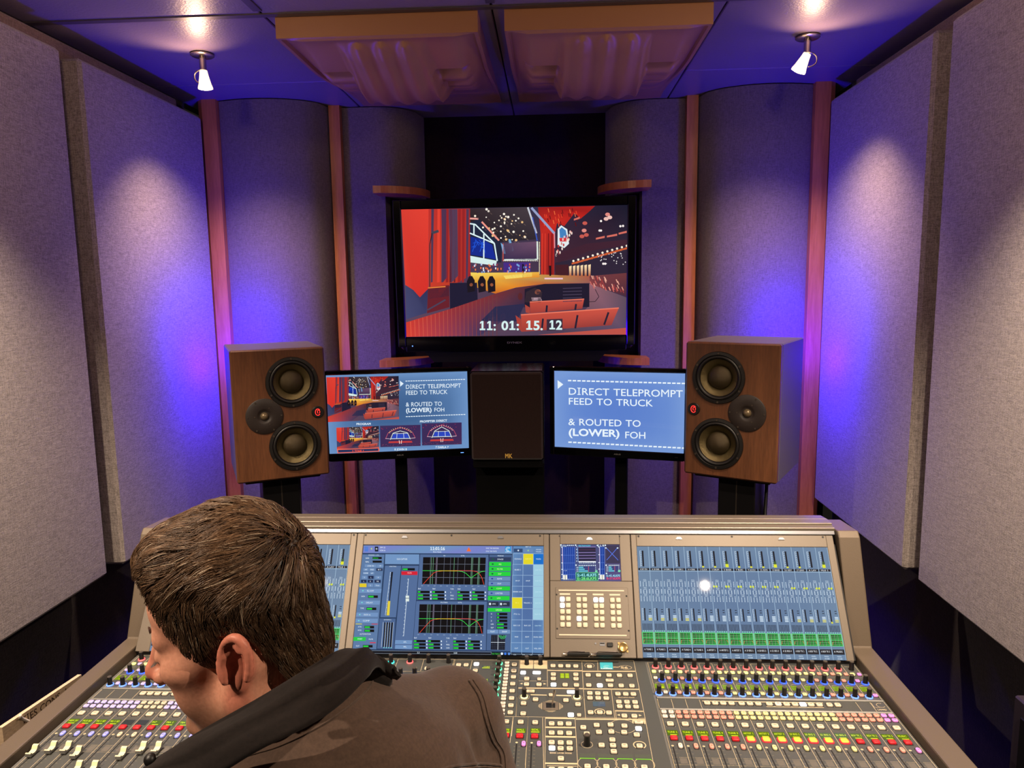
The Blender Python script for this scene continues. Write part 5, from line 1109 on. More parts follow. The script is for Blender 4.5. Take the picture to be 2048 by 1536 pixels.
# maker's outline logo in the right bay
pline([(.826, 1.4445), (.826, 1.4285), (.838, 1.4285)], .0007); PR.arc(.842, 1.4365, .008, .0075, 60, 330, .0007, INK); ptext('LAWO', .829, 1.4185, .0048, INK, .018)

# ---- centre section
mmx = lambda l: [(a / 1000, b_ / 1000) for a, b_ in l]
for x, y in mmx(KEYS_C): key('function_key', x, y, .0118, .0108, 'beige')
for x, y in mmx(KEYS_C4): key('function_key', x, y, .0116, .0106, 'beige')
for x, y in mmx(KEYS_SMALL): key('function_key', x, y, .0086, .0084, 'beige')
for x, y in mmx(KEYS_WIDE): key('function_key', x, y, .0180, .0085, 'beige')
for x, y in mmx(KEYS_PAIR): key('encoder_key', x, y, .0108, .0068, 'pale')
for x, y in mmx(KEYS_LIT): key('lit_key', x, y, .0126, .0118, 'white')
for x, y in mmx(KEYS_LITW): key('lit_key', x, y, .0185, .0095, 'white')
for x, y in mmx(KEYS_RED): key('mute_key', x, y, .0138, .0118, 'red', h=.0038)
for x, y in mmx(KEYS_PINK): key('access_key', x, y, .0082, .0140, 'pink', r_=.0038)
for l, led, big in ((KNOB_CYAN, 'cyan', 0), (KNOB_RED, 'red', 0), (KNOB_PLAIN, None, 0), (KNOB_BLUE, 'blue', 0), (KNOB_COL, 'green', 0), (KNOB_YEL, 'yellow', 0), (KNOB_BIG, None, 1)):
    for x, y in mmx(l): knob(x, y, led, bool(big))
for l in LINES + LINES4: pline(mmx(l), .0008)
PR.k = 0
for l in BARS: _poly(mmx(l), INK)
PR.k = 1; q = mmx(LOGO_Q); _poly(q, (60, 170, 190)); PR.k = 2
lx, ly = q[3][0], q[3][1]; ptext('LAWO', lx + .002, ly + .001, .0048, (232, 236, 230), q[2][0] - q[3][0] - .004); PR.arc((q[0][0] + q[1][0]) / 2, ly + .0115, .007, .005, 20, 300, .0006, (190, 226, 226)); PR.arc((q[0][0] + q[1][0]) / 2, ly + .0115, .0035, .0028, 20, 300, .0005, (190, 226, 226))
q = mmx(MC_Q); ptext('mc²', q[3][0], q[3][1] + .008, .0058, INK, .016); ptext('56', q[3][0] + .0165, q[3][1] + .0045, .0085, INK, .017); PR.arc(q[3][0] + .0270, q[3][1] + .0090, .0150, .0085, -110, 150, .0009, INK, 24)
for (x, y), r_, fat in RINGS: PR.arc(x / 1000, y / 1000, r_ / 1000, r_ / 1000 * .95, 0, 360, .0020 if fat else .0008, INK, 28)
PR.arc(KNOB_YEL[0][0] / 1000, KNOB_YEL[0][1] / 1000, .0112, .0105, 0, 360, .0006, INK, 24); PR.arc(KNOB_YEL[1][0] / 1000, KNOB_YEL[1][1] / 1000, .0112, .0105, 0, 360, .0006, INK, 24)
x, y = mmx([BLM[0]])[0]; ptext('BANK LAYER MODE', x, y, .0036, INK, (BLM[1][0] - BLM[0][0]) / 1000)
x, y = mmx([TXT2[0]])[0]; ptext('MULTIPLE MODE', x, y - .001, .0028, INK, (TXT2[1][0] - TXT2[0][0]) / 1000)
for (x, y), s_ in zip(mmx(ARR), (-1, 1, -1, 1)): _poly([(x + .003 * s_, y), (x - .003 * s_, y + .0035), (x - .003 * s_, y - .0035)][::(1 if s_ < 0 else 1)], INK)
PR.arc((KEYS_C[69][0] + KEYS_C[73][0]) / 2000, KEYS_C[71][1] / 1000, .026, .0225, 20, 160, .0008, INK, 14); PR.arc((KEYS_C[69][0] + KEYS_C[73][0]) / 2000, KEYS_C[71][1] / 1000, .026, .0225, 200, 340, .0008, INK, 14)
for x, y in mmx(DISP_Y): lrect(x - .011, y - .007, x + .011, y + .007, (84, 90, 74)); LCD.k = 1; lrect(x - .0095, y - .0045, x + .0085, y - .0015, (222, 232, 30)); ltext('-12dB/F', x - .008, y + .0005, .0042, (222, 232, 30), .016); LCD.k = 0
for (x, y), n in zip(mmx(YLBL), ('HALL', 'SDL', 'PLATE')): lrect(x - .002, y - .0100, x + .018, y + .0045, (96, 118, 16)); LCD.k = 1; ltext(n, x, y - .003, .0058, (226, 244, 40), .015); lrect(x - .0005, y - .0090, x + .0160, y - .0060, (228, 240, 50)); LCD.k = 0
for x, y in mmx(GRN):
    lrect(x - .0052, y - .0105, x + .0048, y + .0105, (120, 140, 20)); LCD.k = 1
    for k in range(4): lrect(x - .004, y - .0085 + k * .005, x + .0038, y - .0055 + k * .005, (216, 240, 40))
    LCD.k = 0
for x, y in mmx(DSP): lrect(x - .013, y - .009, x + .013, y + .009, (96, 104, 112))
for x, y in mmx(KEYD):
    lrect(x - .0145, y - .0012, x + .0145, y + .0012, (150, 226, 60)); _poly([(x - .0155, y + .003), (x + .0155, y + .003), (x + .0155, y + .014), (x - .0155, y + .014)], (66, 72, 64))
    PR.arc(x - .004, y - .014, .0145, .016, 120, 235, .0009, INK, 10); PR.arc(x + .004, y - .014, .0145, .016, -55, 60, .0009, INK, 10)
# joystick
jx, jy = JOY[0] / 1000, JOY[1] / 1000
m = MB(); m.box(jx - .0165, jx + .0165, jy - .0145, jy + .0145, SZ - .0005, SZ + .0016, .0008); jo = m.obj('joystick', M['bezel'], CON)
MB().box(jx - .0095, jx + .0095, jy - .0085, jy + .0085, SZ + .0014, SZ + .0020).obj('joystick_well', M['well'], jo)
m = MB(); m.tube([(jx + .003, jy, SZ + .002), (jx + .006, jy + .003, SZ + .018), (jx + .008, jy + .006, SZ + .030), (jx + .0082, jy + .0062, SZ + .034)], .002, 10, [.0013, .0018, .0033, .0022]); m.obj('joystick_lever', M['chrome'], jo, smooth=40)
for k in range(4):
    for s_ in (-1, 1): pline([(jx + s_ * (.0185 + .0022 * k), jy - .012 + .0025 * k), (jx + s_ * (.0185 + .0022 * k), jy + .012 - .0025 * k)], .0008)
    if k < 3:
        for s_ in (-1, 1): pline([(jx - .011 + .003 * k, jy + s_ * (.0165 + .0022 * k)), (jx + .011 - .003 * k, jy + s_ * (.0165 + .0022 * k))], .0007)
# centre faders
for i, x in enumerate((YLBL[0][0] / 1000 + .003, YLBL[1][0] / 1000 + .003, YLBL[2][0] / 1000 + .003)):
    PR.disc(x - .0015, 1.2885, .0026, .0022, (214, 196, 158), 8); PR.up(); _poly([(x - .0027, 1.135), (x - .0003, 1.135), (x - .0003, 1.284), (x - .0027, 1.284)], (8, 7, 7)); PR.k -= 1
    for k in range(12): y = 1.276 - k * .011; pline([(x - .0065, y), (x - .004, y)], .0006, INK2); pline([(x + .002, y), (x + .006, y)], .0004, INK2)
    link('fader_cap', FM, CON, (x - .0015, 1.150, SZ + .001))
# dark key wells with their shadow painted on the plates, legends
PR.k = 3
for x, y, w_, d_ in WELL_SHADE: _poly([(x + p[0], y + p[1]) for p in rrect(w_, d_, .0022)], (10, 9, 9))
LG = MB(); LG.c = []
for x, y, w_, h in LEGENDS:
    z = SZ + h + .0001
    for k in range(2): l = w_ * (.16 + .10 * lrnd.random()); yy = y + .0009 - .0018 * k; LG.add([(x - l, yy - .0004, z), (x + l, yy - .0004, z), (x + l, yy + .0004, z), (x - l, yy + .0004, z)], [(0, 1, 2, 3)], lin((110, 84, 60)))
tag(LG.obj('key_legends', M['print'], CON), kind='stuff')
tag(PR.obj('printed_markings_and_shade', M['print'], CON), kind='stuff')
tag(LCD.obj('small_displays', M['pic'], CON), kind='stuff')

# ---- key panel below the meter screen
kp = sbox(.1680, .3434, .0400, .1590, -.0016, .0005, .0006).obj('key_panel', M['bezel'], CON)
KR = Matrix(((1, 0, 0, 0), (0, SU.y, SN.y, 0), (0, SU.z, SN.z, 0), (0, 0, 0, 1)))
lit = {(0, 0), (0, 1), (4, 0), (5, 0), (2, 3)}
for ci, x in enumerate((.1842, .1986, .2240, .2385, .2650, .2790, .3050, .3195)):
    for ri, t_ in enumerate((.1303, .1158, .1012, .0860, .0713)):
        p = SP(x, t_ - .0004 * (ci // 2), .0016); key('panel_key', 0, 0, .0112, .0112, 'white' if (ci, ri) in lit else 'beige', parent=kp, M_=Matrix.Translation(p) @ KR)
for x0, x1, t_, w_ in ((.1755, .3345, .1515, .0030), (.1755, .3355, .0482, .0030), (.1780, .2035, .1425, .0040), (.2180, .2440, .1425, .0040), (.2580, .2845, .1422, .0040), (.2985, .3245, .1418, .0040)):
    sbox(x0, x1, t_ - w_ / 2, t_ + w_ / 2, -.0022, -.0014, .0002).obj('label_bar', KM['beige'], kp)
for x, t_ in ((.1705, .141), (.3395, .139), (.1712, .062), (.3408, .059)): m = MB(); m.M = SM; m.lathe([(.0022, -.0016), (.0018, -.0024), (0, -.0018)], 10, (x, t_, 0)); m.obj('screw', M['well'], kp)
m = MB(); m.M = SM; m.lathe([(.0022, .0), (.0022, -.0012), (0, -.0012)], 12, (.2615, .0298, 0)); m.obj('indicator', M['steelstrip'], CON)
sbox(.2710, .2835, .0245, .0325, -.0008, .0, .0003).obj('data_socket', M['steelstrip'], CON); sbox(.2720, .2825, .0285, .0315, -.0011, -.0006, .0001).obj('data_socket', M['well'], CON)
sbox(.2885, .3020, .0225, .0320, -.004, .0, .001).obj('memory_stick', M['well'], CON)
m = MB(); m.M = SM @ Matrix.Translation((.3255, .0215, 0)); m.lathe([(.0115, .0), (.0115, -.0030), (.0100, -.0036), (.0100, -.0095), (.0090, -.0105), (.0078, -.0100), (0, -.0094)], 28)
for a in (135, -40): m.lathe([(.0026, .0), (.0026, -.0018), (0, -.0018)], 10, (.0132 * math.cos(math.radians(a)), .0132 * math.sin(math.radians(a)), 0))
m.obj('talkback_socket', mat('brass_socket', (190, 160, 104), .3, .8), CON, smooth=40)
# centre bank: further fader strips towards the left bay
for i in range(1, 12):
    x = .0185 - PT * i - .0
    key('select_key', x + .0131, 1.357, .0135, .0118, 'beige'); key('mute_key', x + .0126, 1.311, .0138, .0118, 'red', h=.0038); key('access_key', x + .0209, 1.2873, .0082, .0140, 'pink', r_=.0038)
    link('fader_cap', FM, CON, (x + .0066, 1.150 + .03 * math.sin(i * 2.1), SZ + .001))
# ================================================================ PENS, BOX, RACK EDGE
def pen(x0, x1, t_, label, clip):
    t = thing('pen', label, 'pen', SP((x0 + x1) / 2, t_ - .004, .006))
    A = SP(x0, t_, .0075); B = SP(x1, t_ + .001, .0075); d = (B - A)
    L_ = lambda f: A + d * f
    m = MB(); m.tube([L_(.16), L_(.45), L_(.98), L_(1.0)], .0042, 12, [.0040, .0043, .0043, .0030]); m.obj('barrel', M['knob'], t, smooth=40)
    m = MB(); m.tube([L_(0), L_(.02), L_(.15), L_(.165)], .0036, 12, [.0026, .0034, .0038, .0040]); m.obj('button_end', M['chrome'], t, smooth=40)
    m = MB(); up = SU * .0046 + SN * .002; m.tube([L_(.17) + up * .6, L_(.24) + up * 1.2, L_(clip) + up * 1.1, L_(clip + .02) + up * .8], .0011, 8); m.obj('clip', M['chrome'], t, smooth=40)
    m = MB(); m.lathe([(0.0, 0), (.002, 0)], 6) if False else None
    return t
pen(.184, .247, .0045, 'black pen with steel button lying under the keypad, left one of two', .80)
pen(.250, .322, .0045, 'black pen lying under the keypad beside the round brass socket', .85)
# cardboard sheet beside the console
M['card'] = mat('brown_cardboard', (204, 178, 146), 0.85, bump=.2, bscale=120, var=.06)
t = thing('cardboard_sheet', 'cardboard sheet with handwriting, standing by the left console cheek', 'cardboard', (-1.025, 1.50, 0))
MB().prism([(1.372, .003), (1.632, .003), (1.632, .706), (1.372, .732)], -1.030, -1.0200, 'x').obj('carton', M['card'], t, fixn=True)
m = MB(); m.c = []
vs, fs, W_ = text_geo('TIES CONS  L', 0); 
sy = .017 / CAPH; sx = .155 / W_
m.add([(-1.0190, 1.425 + p[0] * sx, .7035 - p[0] * sx * .10 + p[1] * sy) for p in vs], [f[::-1] for f in fs], lin((60, 44, 34)))
m.obj('handwriting', M['print'], t)
o = MB().tube([(-1.00, 1.40, .742), (-1.015, 1.418, .726), (-1.02, 1.43, .715), (-1.008, 1.45, .69), (-1.0, 1.46, .66)], .0035, 8).obj('cable_tie', mat('white_cable', (214, 204, 188), .5), smooth=True)
tag(o, 'white cable draped over the cardboard sheet beside the console', 'cable')
o = MB().tube([(-RW + .012, 1.36, .02), (-RW + .012, 1.36, .45), (-RW + .012, 1.36, .80)], .007, 8).obj('wall_conduit', mat('grey_conduit', (120, 112, 104), .5), smooth=40)
tag(o, 'thin grey conduit running up the dark wall under the left panel', 'conduit')
t = thing('equipment_rack', 'dark equipment rack edge at the lower right corner by the wall', 'rack', (1.27, 1.36, 0))
MB().box(1.19, 1.34, 1.05, 1.56, .0, .735, .004).obj('cabinet', mat('dark_rack_paint', (42, 34, 44), .5, bump=.1, bscale=300), t)
MB().box(1.186, 1.191, 1.08, 1.53, .06, .70, .002).obj('side_panel', M['satin'], t)
# ================================================================ PERSON
def ss(a, b_, x): t = np.clip((x - a) / (b_ - a), 0, 1); return t * t * (3 - 2 * t)
# signed-distance sculpting on a rectilinear grid, surface-nets meshing
def smin(a, b, k):
    h = np.clip(0.5 + 0.5 * (b - a) / k, 0, 1); return b * (1 - h) + a * h - k * h * (1 - h)
def smax(a, b, k): return -smin(-a, -b, k)
class Grid:
    def __init__(s, xs, ys, zs):
        s.ax = [np.asarray(a, np.float32) for a in (xs, ys, zs)]; s.G = np.full([len(a) for a in s.ax], 0.25, np.float32)
    def blk(s, lo, hi):
        sl = tuple(slice(max(0, np.searchsorted(a, l) - 1), min(len(a), np.searchsorted(a, h) + 1)) for a, l, h in zip(s.ax, lo, hi))
        return sl, np.meshgrid(*[a[q] for a, q in zip(s.ax, sl)], indexing='ij')
    def op(s, fn, lo, hi, k=.01, mode='add'):
        m = max(.03, k * 1.6); sl, (X, Y, Z) = s.blk([a - m for a in lo], [a + m for a in hi])
        d = fn(X, Y, Z).astype(np.float32)
        if mode == 'add': s.G[sl] = smin(s.G[sl], d, k)
        elif mode == 'cut': s.G[sl] = smax(s.G[sl], -d, k)
        elif mode == 'disp': s.G[sl] += d
    def mesh(s):
        G = s.G; S = G < 0; nx, ny, nz = G.shape
        c = np.zeros((nx - 1, ny - 1, nz - 1), np.uint8)
        for dx in (0, 1):
            for dy in (0, 1):
                for dz in (0, 1): c += S[dx:nx - 1 + dx, dy:ny - 1 + dy, dz:nz - 1 + dz]
        idx = np.argwhere((c > 0) & (c < 8)); ID = np.full(c.shape, -1, np.int32); ID[tuple(idx.T)] = np.arange(len(idx))
        acc = np.zeros((len(idx), 3)); cnt = np.zeros(len(idx)); i, j, k = idx.T
        P = [s.ax[0], s.ax[1], s.ax[2]]
        for a in range(3):
            b_, c_ = [q for q in range(3) if q != a]
            for u in (0, 1):
                for v in (0, 1):
                    o0 = [i.copy(), j.copy(), k.copy()]; o0[b_] = o0[b_] + u; o0[c_] = o0[c_] + v; o1 = [q.copy() for q in o0]; o1[a] = o1[a] + 1
                    g0 = G[tuple(o0)]; g1 = G[tuple(o1)]; m = (g0 < 0) != (g1 < 0); t = np.where(m, g0 / np.where(m, g0 - g1, 1), 0)
                    p = np.zeros((len(idx), 3)); p[:, a] = P[a][o0[a]] * (1 - t) + P[a][o1[a]] * t; p[:, b_] = P[b_][o0[b_]]; p[:, c_] = P[c_][o0[c_]]
                    acc[m] += p[m]; cnt[m] += 1
        V = acc / cnt[:, None]; Fs = []
        for a in range(3):
            b_, c_ = (a + 1) % 3, (a + 2) % 3
            sl0 = [slice(None)] * 3; sl1 = [slice(None)] * 3; sl0[a] = slice(0, -1); sl1[a] = slice(1, None)
            A = S[tuple(sl0)]; B = S[tuple(sl1)]; e = np.argwhere(A != B); e = e[(e[:, b_] > 0) & (e[:, c_] > 0) & (e[:, b_] < G.shape[b_] - 1) & (e[:, c_] < G.shape[c_] - 1)]
            flip = A[tuple(e.T)]
            def cell(db, dc): q = e.copy(); q[:, b_] += db; q[:, c_] += dc; return ID[tuple(q.T)]
            q = np.stack([cell(-1, -1), cell(0, -1), cell(0, 0), cell(-1, 0)], 1); q[~flip] = q[~flip][:, ::-1]; Fs.append(q)
        F = np.concatenate(Fs); F = F[(F >= 0).all(1)]
        return V, F
def npmesh(name, V, F, mats, col=None, smooth=True):
    me = D.meshes.new(name); n = F.shape[1]; me.vertices.add(len(V)); me.vertices.foreach_set('co', np.asarray(V, np.float32).ravel())
    me.loops.add(F.size); me.loops.foreach_set('vertex_index', F.astype(np.int32).ravel()); me.polygons.add(len(F)); me.polygons.foreach_set('loop_start', np.arange(0, F.size, n, dtype=np.int32)); me.polygons.foreach_set('loop_total', np.full(len(F), n, np.int32))
    me.update(calc_edges=True)
    for m in (mats if isinstance(mats, list) else [mats]): me.materials.append(m)
    if smooth: me.polygons.foreach_set('use_smooth', np.ones(len(F), bool))
    if col is not None:
        a = me.color_attributes.new('Col', 'FLOAT_COLOR', 'POINT'); a.data.foreach_set('color', np.hstack([col, np.ones((len(V), 1))]).astype(np.float32).ravel())
    return me
V3 = lambda *a: np.array(a, float)
# head frame
HO = V3(-.1740, .745, 1.285); HS = 1.02
_y, _p, _r = -.11, .195, -.01
HF = V3(-math.cos(_y) * math.cos(_p), math.sin(_y) * math.cos(_p), -math.sin(_p)); HL = np.cross([0, 0, 1], HF); HL /= np.linalg.norm(HL); HU = np.cross(HF, HL)
HL, HU = HL * math.cos(_r) + HU * math.sin(_r), HU * math.cos(_r) - HL * math.sin(_r)
def hw(p): p = np.asarray(p, float) * HS; return HO + p[..., 0:1] * HF + p[..., 1:2] * HL + p[..., 2:3] * HU if p.ndim > 1 else HO + p[0] * HF + p[1] * HL + p[2] * HU
def hl(P): d = np.asarray(P) - HO; return np.stack([d @ HF, d @ HL, d @ HU], -1) / HS
def ell(g, c, r, axes=None, k=.012, mode='add'):
    c = np.asarray(c, float); r = np.asarray(r, float); A = np.eye(3) if axes is None else np.asarray(axes); m = r.max()
    def fn(X, Y, Z):
        d = [X - c[0], Y - c[1], Z - c[2]]; q = [(A[i][0] * d[0] + A[i][1] * d[1] + A[i][2] * d[2]) for i in range(3)]
        k0 = np.sqrt(sum((q[i] / r[i]) ** 2 for i in range(3))); k1 = np.sqrt(sum((q[i] / r[i] ** 2) ** 2 for i in range(3))) + 1e-9; return k0 * (k0 - 1) / k1
    g.op(fn, c - m, c + m, k, mode)
def cap(g, a, b, ra, rb, k=.012, mode='add'):
    a = np.asarray(a, float); b = np.asarray(b, float); ab = b - a; L2 = ab @ ab; m = max(ra, rb)
    def fn(X, Y, Z):
        t = np.clip(((X - a[0]) * ab[0] + (Y - a[1]) * ab[1] + (Z - a[2]) * ab[2]) / L2, 0, 1)
        return np.sqrt((X - a[0] - ab[0] * t) ** 2 + (Y - a[1] - ab[1] * t) ** 2 + (Z - a[2] - ab[2] * t) ** 2) - (ra + (rb - ra) * t)
    g.op(fn, np.minimum(a, b) - m, np.maximum(a, b) + m, k, mode)
HA = [HF, HL, HU]
def hell(g, c, r, k=.012, mode='add', rot=None):
    A = HA
    if rot is not None: R_ = np.array(Matrix.Rotation(math.radians(rot[1]), 3, rot[0])); A = R_ @ np.array(HA)
    ell(g, hw(c), np.array(r) * HS, A, k, mode)
def hcap(g, a, b, ra, rb, k=.008, mode='add'): cap(g, hw(a), hw(b), ra * HS, rb * HS, k, mode)
def axis(lo, hi, fine, df, dc):
    out = [lo]
    while out[-1] < hi:
        x = out[-1]; d = dc
        for a, b_, q in fine:
            if a - 1e-6 <= x < b_: d = min(d, q)
            elif x < a: d = min(d, max(q, (a - x) * .35 + q))
            else: d = min(d, q + (x - b_) * .35)
        out.append(x + d)
    return out
# body joints
NB = V3(-.112, .765, 1.165); TF = V3(-.62, .785, 0); TF /= np.linalg.norm(TF); TR = V3(TF[1], -TF[0], 0); TR = V3(.70, .714, 0); TR = TR / np.linalg.norm(TR)
TF = V3(-TR[1], TR[0], 0)
RS_ = NB + TR * .197 + V3(0, 0, -.090); LS_ = NB - TR * .185 + V3(0, 0, -.090); PV = NB - TF * .13 + V3(0, 0, -.60)
RE = V3(.110, .845, .830); LE = V3(-.33, .66, .83); RH = V3(-.06, .845, .665); LH = V3(-.25, .80, .665)
def hand(g, wr, d, up, s):
    """palm and five fingers; d = direction of the fingers, up = back of the hand, s = +1 right"""
    d = d / np.linalg.norm(d); up = up - d * (up @ d); up /= np.linalg.norm(up); sd = np.cross(d, up) * s      # sd: towards the little finger for s=+1
    ell(g, wr + d * .045, (.048, .040, .015), [d, sd, up], .012)
    for off, ln, r_ in ((-.030, .072, .0085), (-.010, .080, .0088), (.010, .075, .0086), (.029, .060, .0075)):
        a = wr + d * .080 + sd * off; b_ = a + (d * .8 - up * .35) * ln * .5 + sd * off * .12; c_ = b_ + (d * .55 - up * .75) * ln * .3; e = c_ + (d * .25 - up * .9) * ln * .2
        cap(g, wr + d * .045 + sd * off * .8, a, r_ * 1.1, r_ * 1.05, .006); cap(g, a, b_, r_, r_ * .95, .003); cap(g, b_, c_, r_ * .95, r_ * .88, .002); cap(g, c_, e, r_ * .88, r_ * .75, .002)
    t0 = wr + d * .022 - sd * .026; t1 = t0 + (d * .5 - sd * .75 - up * .25) * .042; t2 = t1 + (d * .8 - sd * .3 - up * .35) * .034
    cap(g, t0, t1, .014, .0105, .010); cap(g, t1, t2, .0105, .008, .003)
def build_body():
    lo, hi = V3(-.52, .36, .02), V3(.26, 1.30, 1.49)
    hb = (HO - V3(.15, .125, .155), HO + V3(.125, .125, .165))
    fx = [(hb[0][0], hb[1][0], .0026)] + [(q - .09, q + .09, .0048) for q in (RH[0], LH[0])]; fy = [(hb[0][1], hb[1][1], .0028)] + [(.77, .91, .0048)]; fz = [(hb[0][2], hb[1][2], .0026), (.60, .70, .0048)]
    g = Grid(axis(lo[0], hi[0], fx, 0, .016), axis(lo[1], hi[1], fy, 0, .016), axis(lo[2], hi[2], fz, 0, .016))
    # torso, limbs
    ax = [TR, TF, V3(0, 0, 1)]
    ell(g, NB + V3(0, 0, -.19) - TF * .02, (.165, .105, .20), ax, .03); ell(g, NB + V3(0, 0, -.40) - TF * .07, (.150, .105, .17), ax, .04); ell(g, PV, (.165, .12, .12), ax, .04)
    cap(g, NB + V3(0, 0, -.02), RS_, .05, .05, .03); cap(g, NB + V3(0, 0, -.02), LS_, .05, .05, .03)
    for S_, E_, H_ in ((RS_, RE, RH), (LS_, LE, LH)): cap(g, S_, E_, .050, .040, .02); w_ = H_; cap(g, E_, w_, .040, .026, .015)
    KR_ = PV + TF * .42 + TR * .11 + V3(0, 0, -.03); KL_ = PV + TF * .42 - TR * .11 + V3(0, 0, -.03)
    for s_, K in ((1, KR_), (-1, KL_)):
        h_ = PV + TR * .09 * s_ + V3(0, 0, -.03); cap(g, h_, K, .082, .056, .03); f_ = V3(K[0], K[1], .10) - TF * .04; cap(g, K, f_, .054, .038, .02); cap(g, f_ + V3(0, 0, -.035), f_ + TF * .14 + V3(0, 0, -.045), .034, .030, .02)
    hand(g, RH, V3(-.95, .25, -.18), V3(0, .1, 1), 1); hand(g, LH, V3(-.50, .25, -.18), V3(0, .1, 1), -1)
    # neck
    cap(g, NB + TF * .01 + V3(0, 0, -.03), hw((-.012, 0, -.03)), .058, .048, .02); cap(g, NB + TF * .05 + V3(0, 0, -.03), hw((.02, 0, -.075)), .045, .040, .03)
    # head
    hell(g, (.004, 0, .048), (.077, .073, .078), .02); hell(g, (-.020, 0, .026), (.048, .069, .068), .02); hell(g, (.047, 0, .043), (.049, .061, .050), .02)
    hell(g, (.045, 0, -.015), (.046, .057, .062), .02)
    for s_ in (-1, 1):
        hcap(g, (.086, .008 * s_, .020), (.076, .040 * s_, .018), .011, .011, .012); hell(g, (.060, .041 * s_, -.014), (.028, .022, .019), .014)
        hcap(g, (-.004, .056 * s_, -.020), (.010, .055 * s_, -.058), .020, .017, .02); hcap(g, (.010, .055 * s_, -.058), (.066, .018 * s_, -.098), .017, .015, .02)
        hell(g, (.052, .034 * s_, -.050), (.030, .022, .030), .02)
    hell(g, (.083, 0, -.098), (.016, .019, .015), .014); hell(g, (.074, 0, -.055), (.023, .030, .032), .016)
    hell(g, (.02, 0, -.075), (.06, .045, .022), .02)
    for s_ in (-1, 1):
        hell(g, (.100, .033 * s_, .0), (.017, .018, .011), .012, 'cut'); hell(g, (.079, .032 * s_, .001), (.0135, .0150, .0120), .004)
        hcap(g, (.0925, .022 * s_, .0015), (.0885, .042 * s_, -.001), .0022, .0022, .003)
    hcap(g, (.092, 0, .016), (.112, 0, -.024), .0085, .0095, .012); hell(g, (.1135, 0, -.030), (.0125, .0115, .0105), .008)
    for s_ in (-1, 1): hell(g, (.101, .0135 * s_, -.033), (.012, .0075, .0085), .006); hell(g, (.106, .007 * s_, -.0415), (.006, .0035, .004), .003, 'cut')
    hcap(g, (.096, 0, -.059), (.086, .019, -.062), .0058, .0035, .006); hcap(g, (.096, 0, -.059), (.086, -.019, -.062), .0058, .0035, .006)
    hcap(g, (.094, 0, -.070), (.085, .017, -.066), .0066, .0035, .006); hcap(g, (.094, 0, -.070), (.085, -.017, -.066), .0066, .0035, .006)
    hcap(g, (.102, -.022, -.0645), (.102, .022, -.0645), .0042, .0042, .003, 'cut')
    # ears
    for s_ in (-1, 1):
        E_ = lambda a, r_, o=0.0: (-.007 + .0160 * r_ * math.cos(a) - .006 * math.sin(a) * r_, (.0755 + o + .006 * (1 - math.cos(a)) * .9) * s_, -.004 + .0270 * r_ * math.sin(a))
        hell(g, (-.007, .0735 * s_, -.004), (.015, .0070, .026), .006, rot=None)
        pts = [E_(math.radians(a), 1.0, .004) for a in range(-40, 230, 15)]
        for i in range(len(pts) - 1): hcap(g, pts[i], pts[i + 1], .0040, .0040, .003)
        p2 = [E_(math.radians(a), .62, .0035) for a in range(-30, 150, 20)]
        for i in range(len(p2) - 1): hcap(g, p2[i], p2[i + 1], .0030, .0030, .004)
        hell(g, (-.001, .0745 * s_, -.029), (.0075, .0062, .010), .006)
        hell(g, (-.002, .086 * s_, -.009), (.0060, .0070, .0085), .005, 'cut'); hell(g, (-.004, .0875 * s_, .010), (.0075, .0040, .0055), .005, 'cut'); hell(g, (.008, .0765 * s_, -.012), (.005, .006, .007), .004)
    V, F = g.mesh(); return V, F
def skin_material():
    m, nt, p = newmat('skin'); a = nt.nodes.new('ShaderNodeVertexColor'); a.layer_name = 'Col'; n = nt.nodes.new('ShaderNodeTexNoise'); n.inputs['Scale'].default_value = 260; n.inputs['Detail'].default_value = 4
    tc = nt.nodes.new('ShaderNodeTexCoord'); nt.links.new(tc.outputs['Object'], n.inputs['Vector'])
    mx = nt.nodes.new('ShaderNodeMix'); mx.data_type = 'RGBA'; mx.blend_type = 'MULTIPLY'; mx.inputs[0].default_value = .35
    r = nt.nodes.new('ShaderNodeValToRGB'); r.color_ramp.elements[0].position = .35; r.color_ramp.elements[0].color = (.62, .55, .52, 1); r.color_ramp.elements[1].position = .65; r.color_ramp.elements[1].color = (1, 1, 1, 1)
    nt.links.new(n.outputs['Fac'], r.inputs['Fac']); nt.links.new(a.outputs['Color'], mx.inputs[6]); nt.links.new(r.outputs['Color'], mx.inputs[7]); nt.links.new(mx.outputs[2], p.inputs['Base Color'])
    p.inputs['Roughness'].default_value = .48; p.inputs['Subsurface Weight'].default_value = .12; p.inputs['Subsurface Radius'].default_value = (.012, .004, .002); p.inputs['Specular IOR Level'].default_value = .35
    b = nt.nodes.new('ShaderNodeBump'); b.inputs['Strength'].default_value = .12; b.inputs['Distance'].default_value = .001; nt.links.new(n.outputs['Fac'], b.inputs['Height']); nt.links.new(b.outputs['Normal'], p.inputs['Normal'])
    return m
def skin_col(V):
    q = hl(V); x, y, z = q.T; n = len(V); C_ = np.tile(np.array(lin((214, 152, 126))), (n, 1)); red = np.array(lin((206, 118, 98))); stub = np.array(lin((150, 112, 90)))
    ear = ss(.066, .078, np.abs(y)) * ss(-.05, -.03, x) * ss(.03, .015, x); nose = ss(.104, .116, x); w_ = np.clip(ear + nose, 0, 1)[:, None] * .7; C_ = C_ * (1 - w_) + red * w_
    s_ = (ss(-.038, -.062, z) * ss(-.01, .02, x) * ss(-.13, -.11, z))[:, None] * .62; C_ = C_ * (1 - s_) + stub * s_
    lip = ((x > .088) & (np.abs(y) < .022) & (z < -.054) & (z > -.075))[:, None] * .7; C_ = C_ * (1 - lip) + np.array(lin((176, 92, 84))) * lip
    return C_
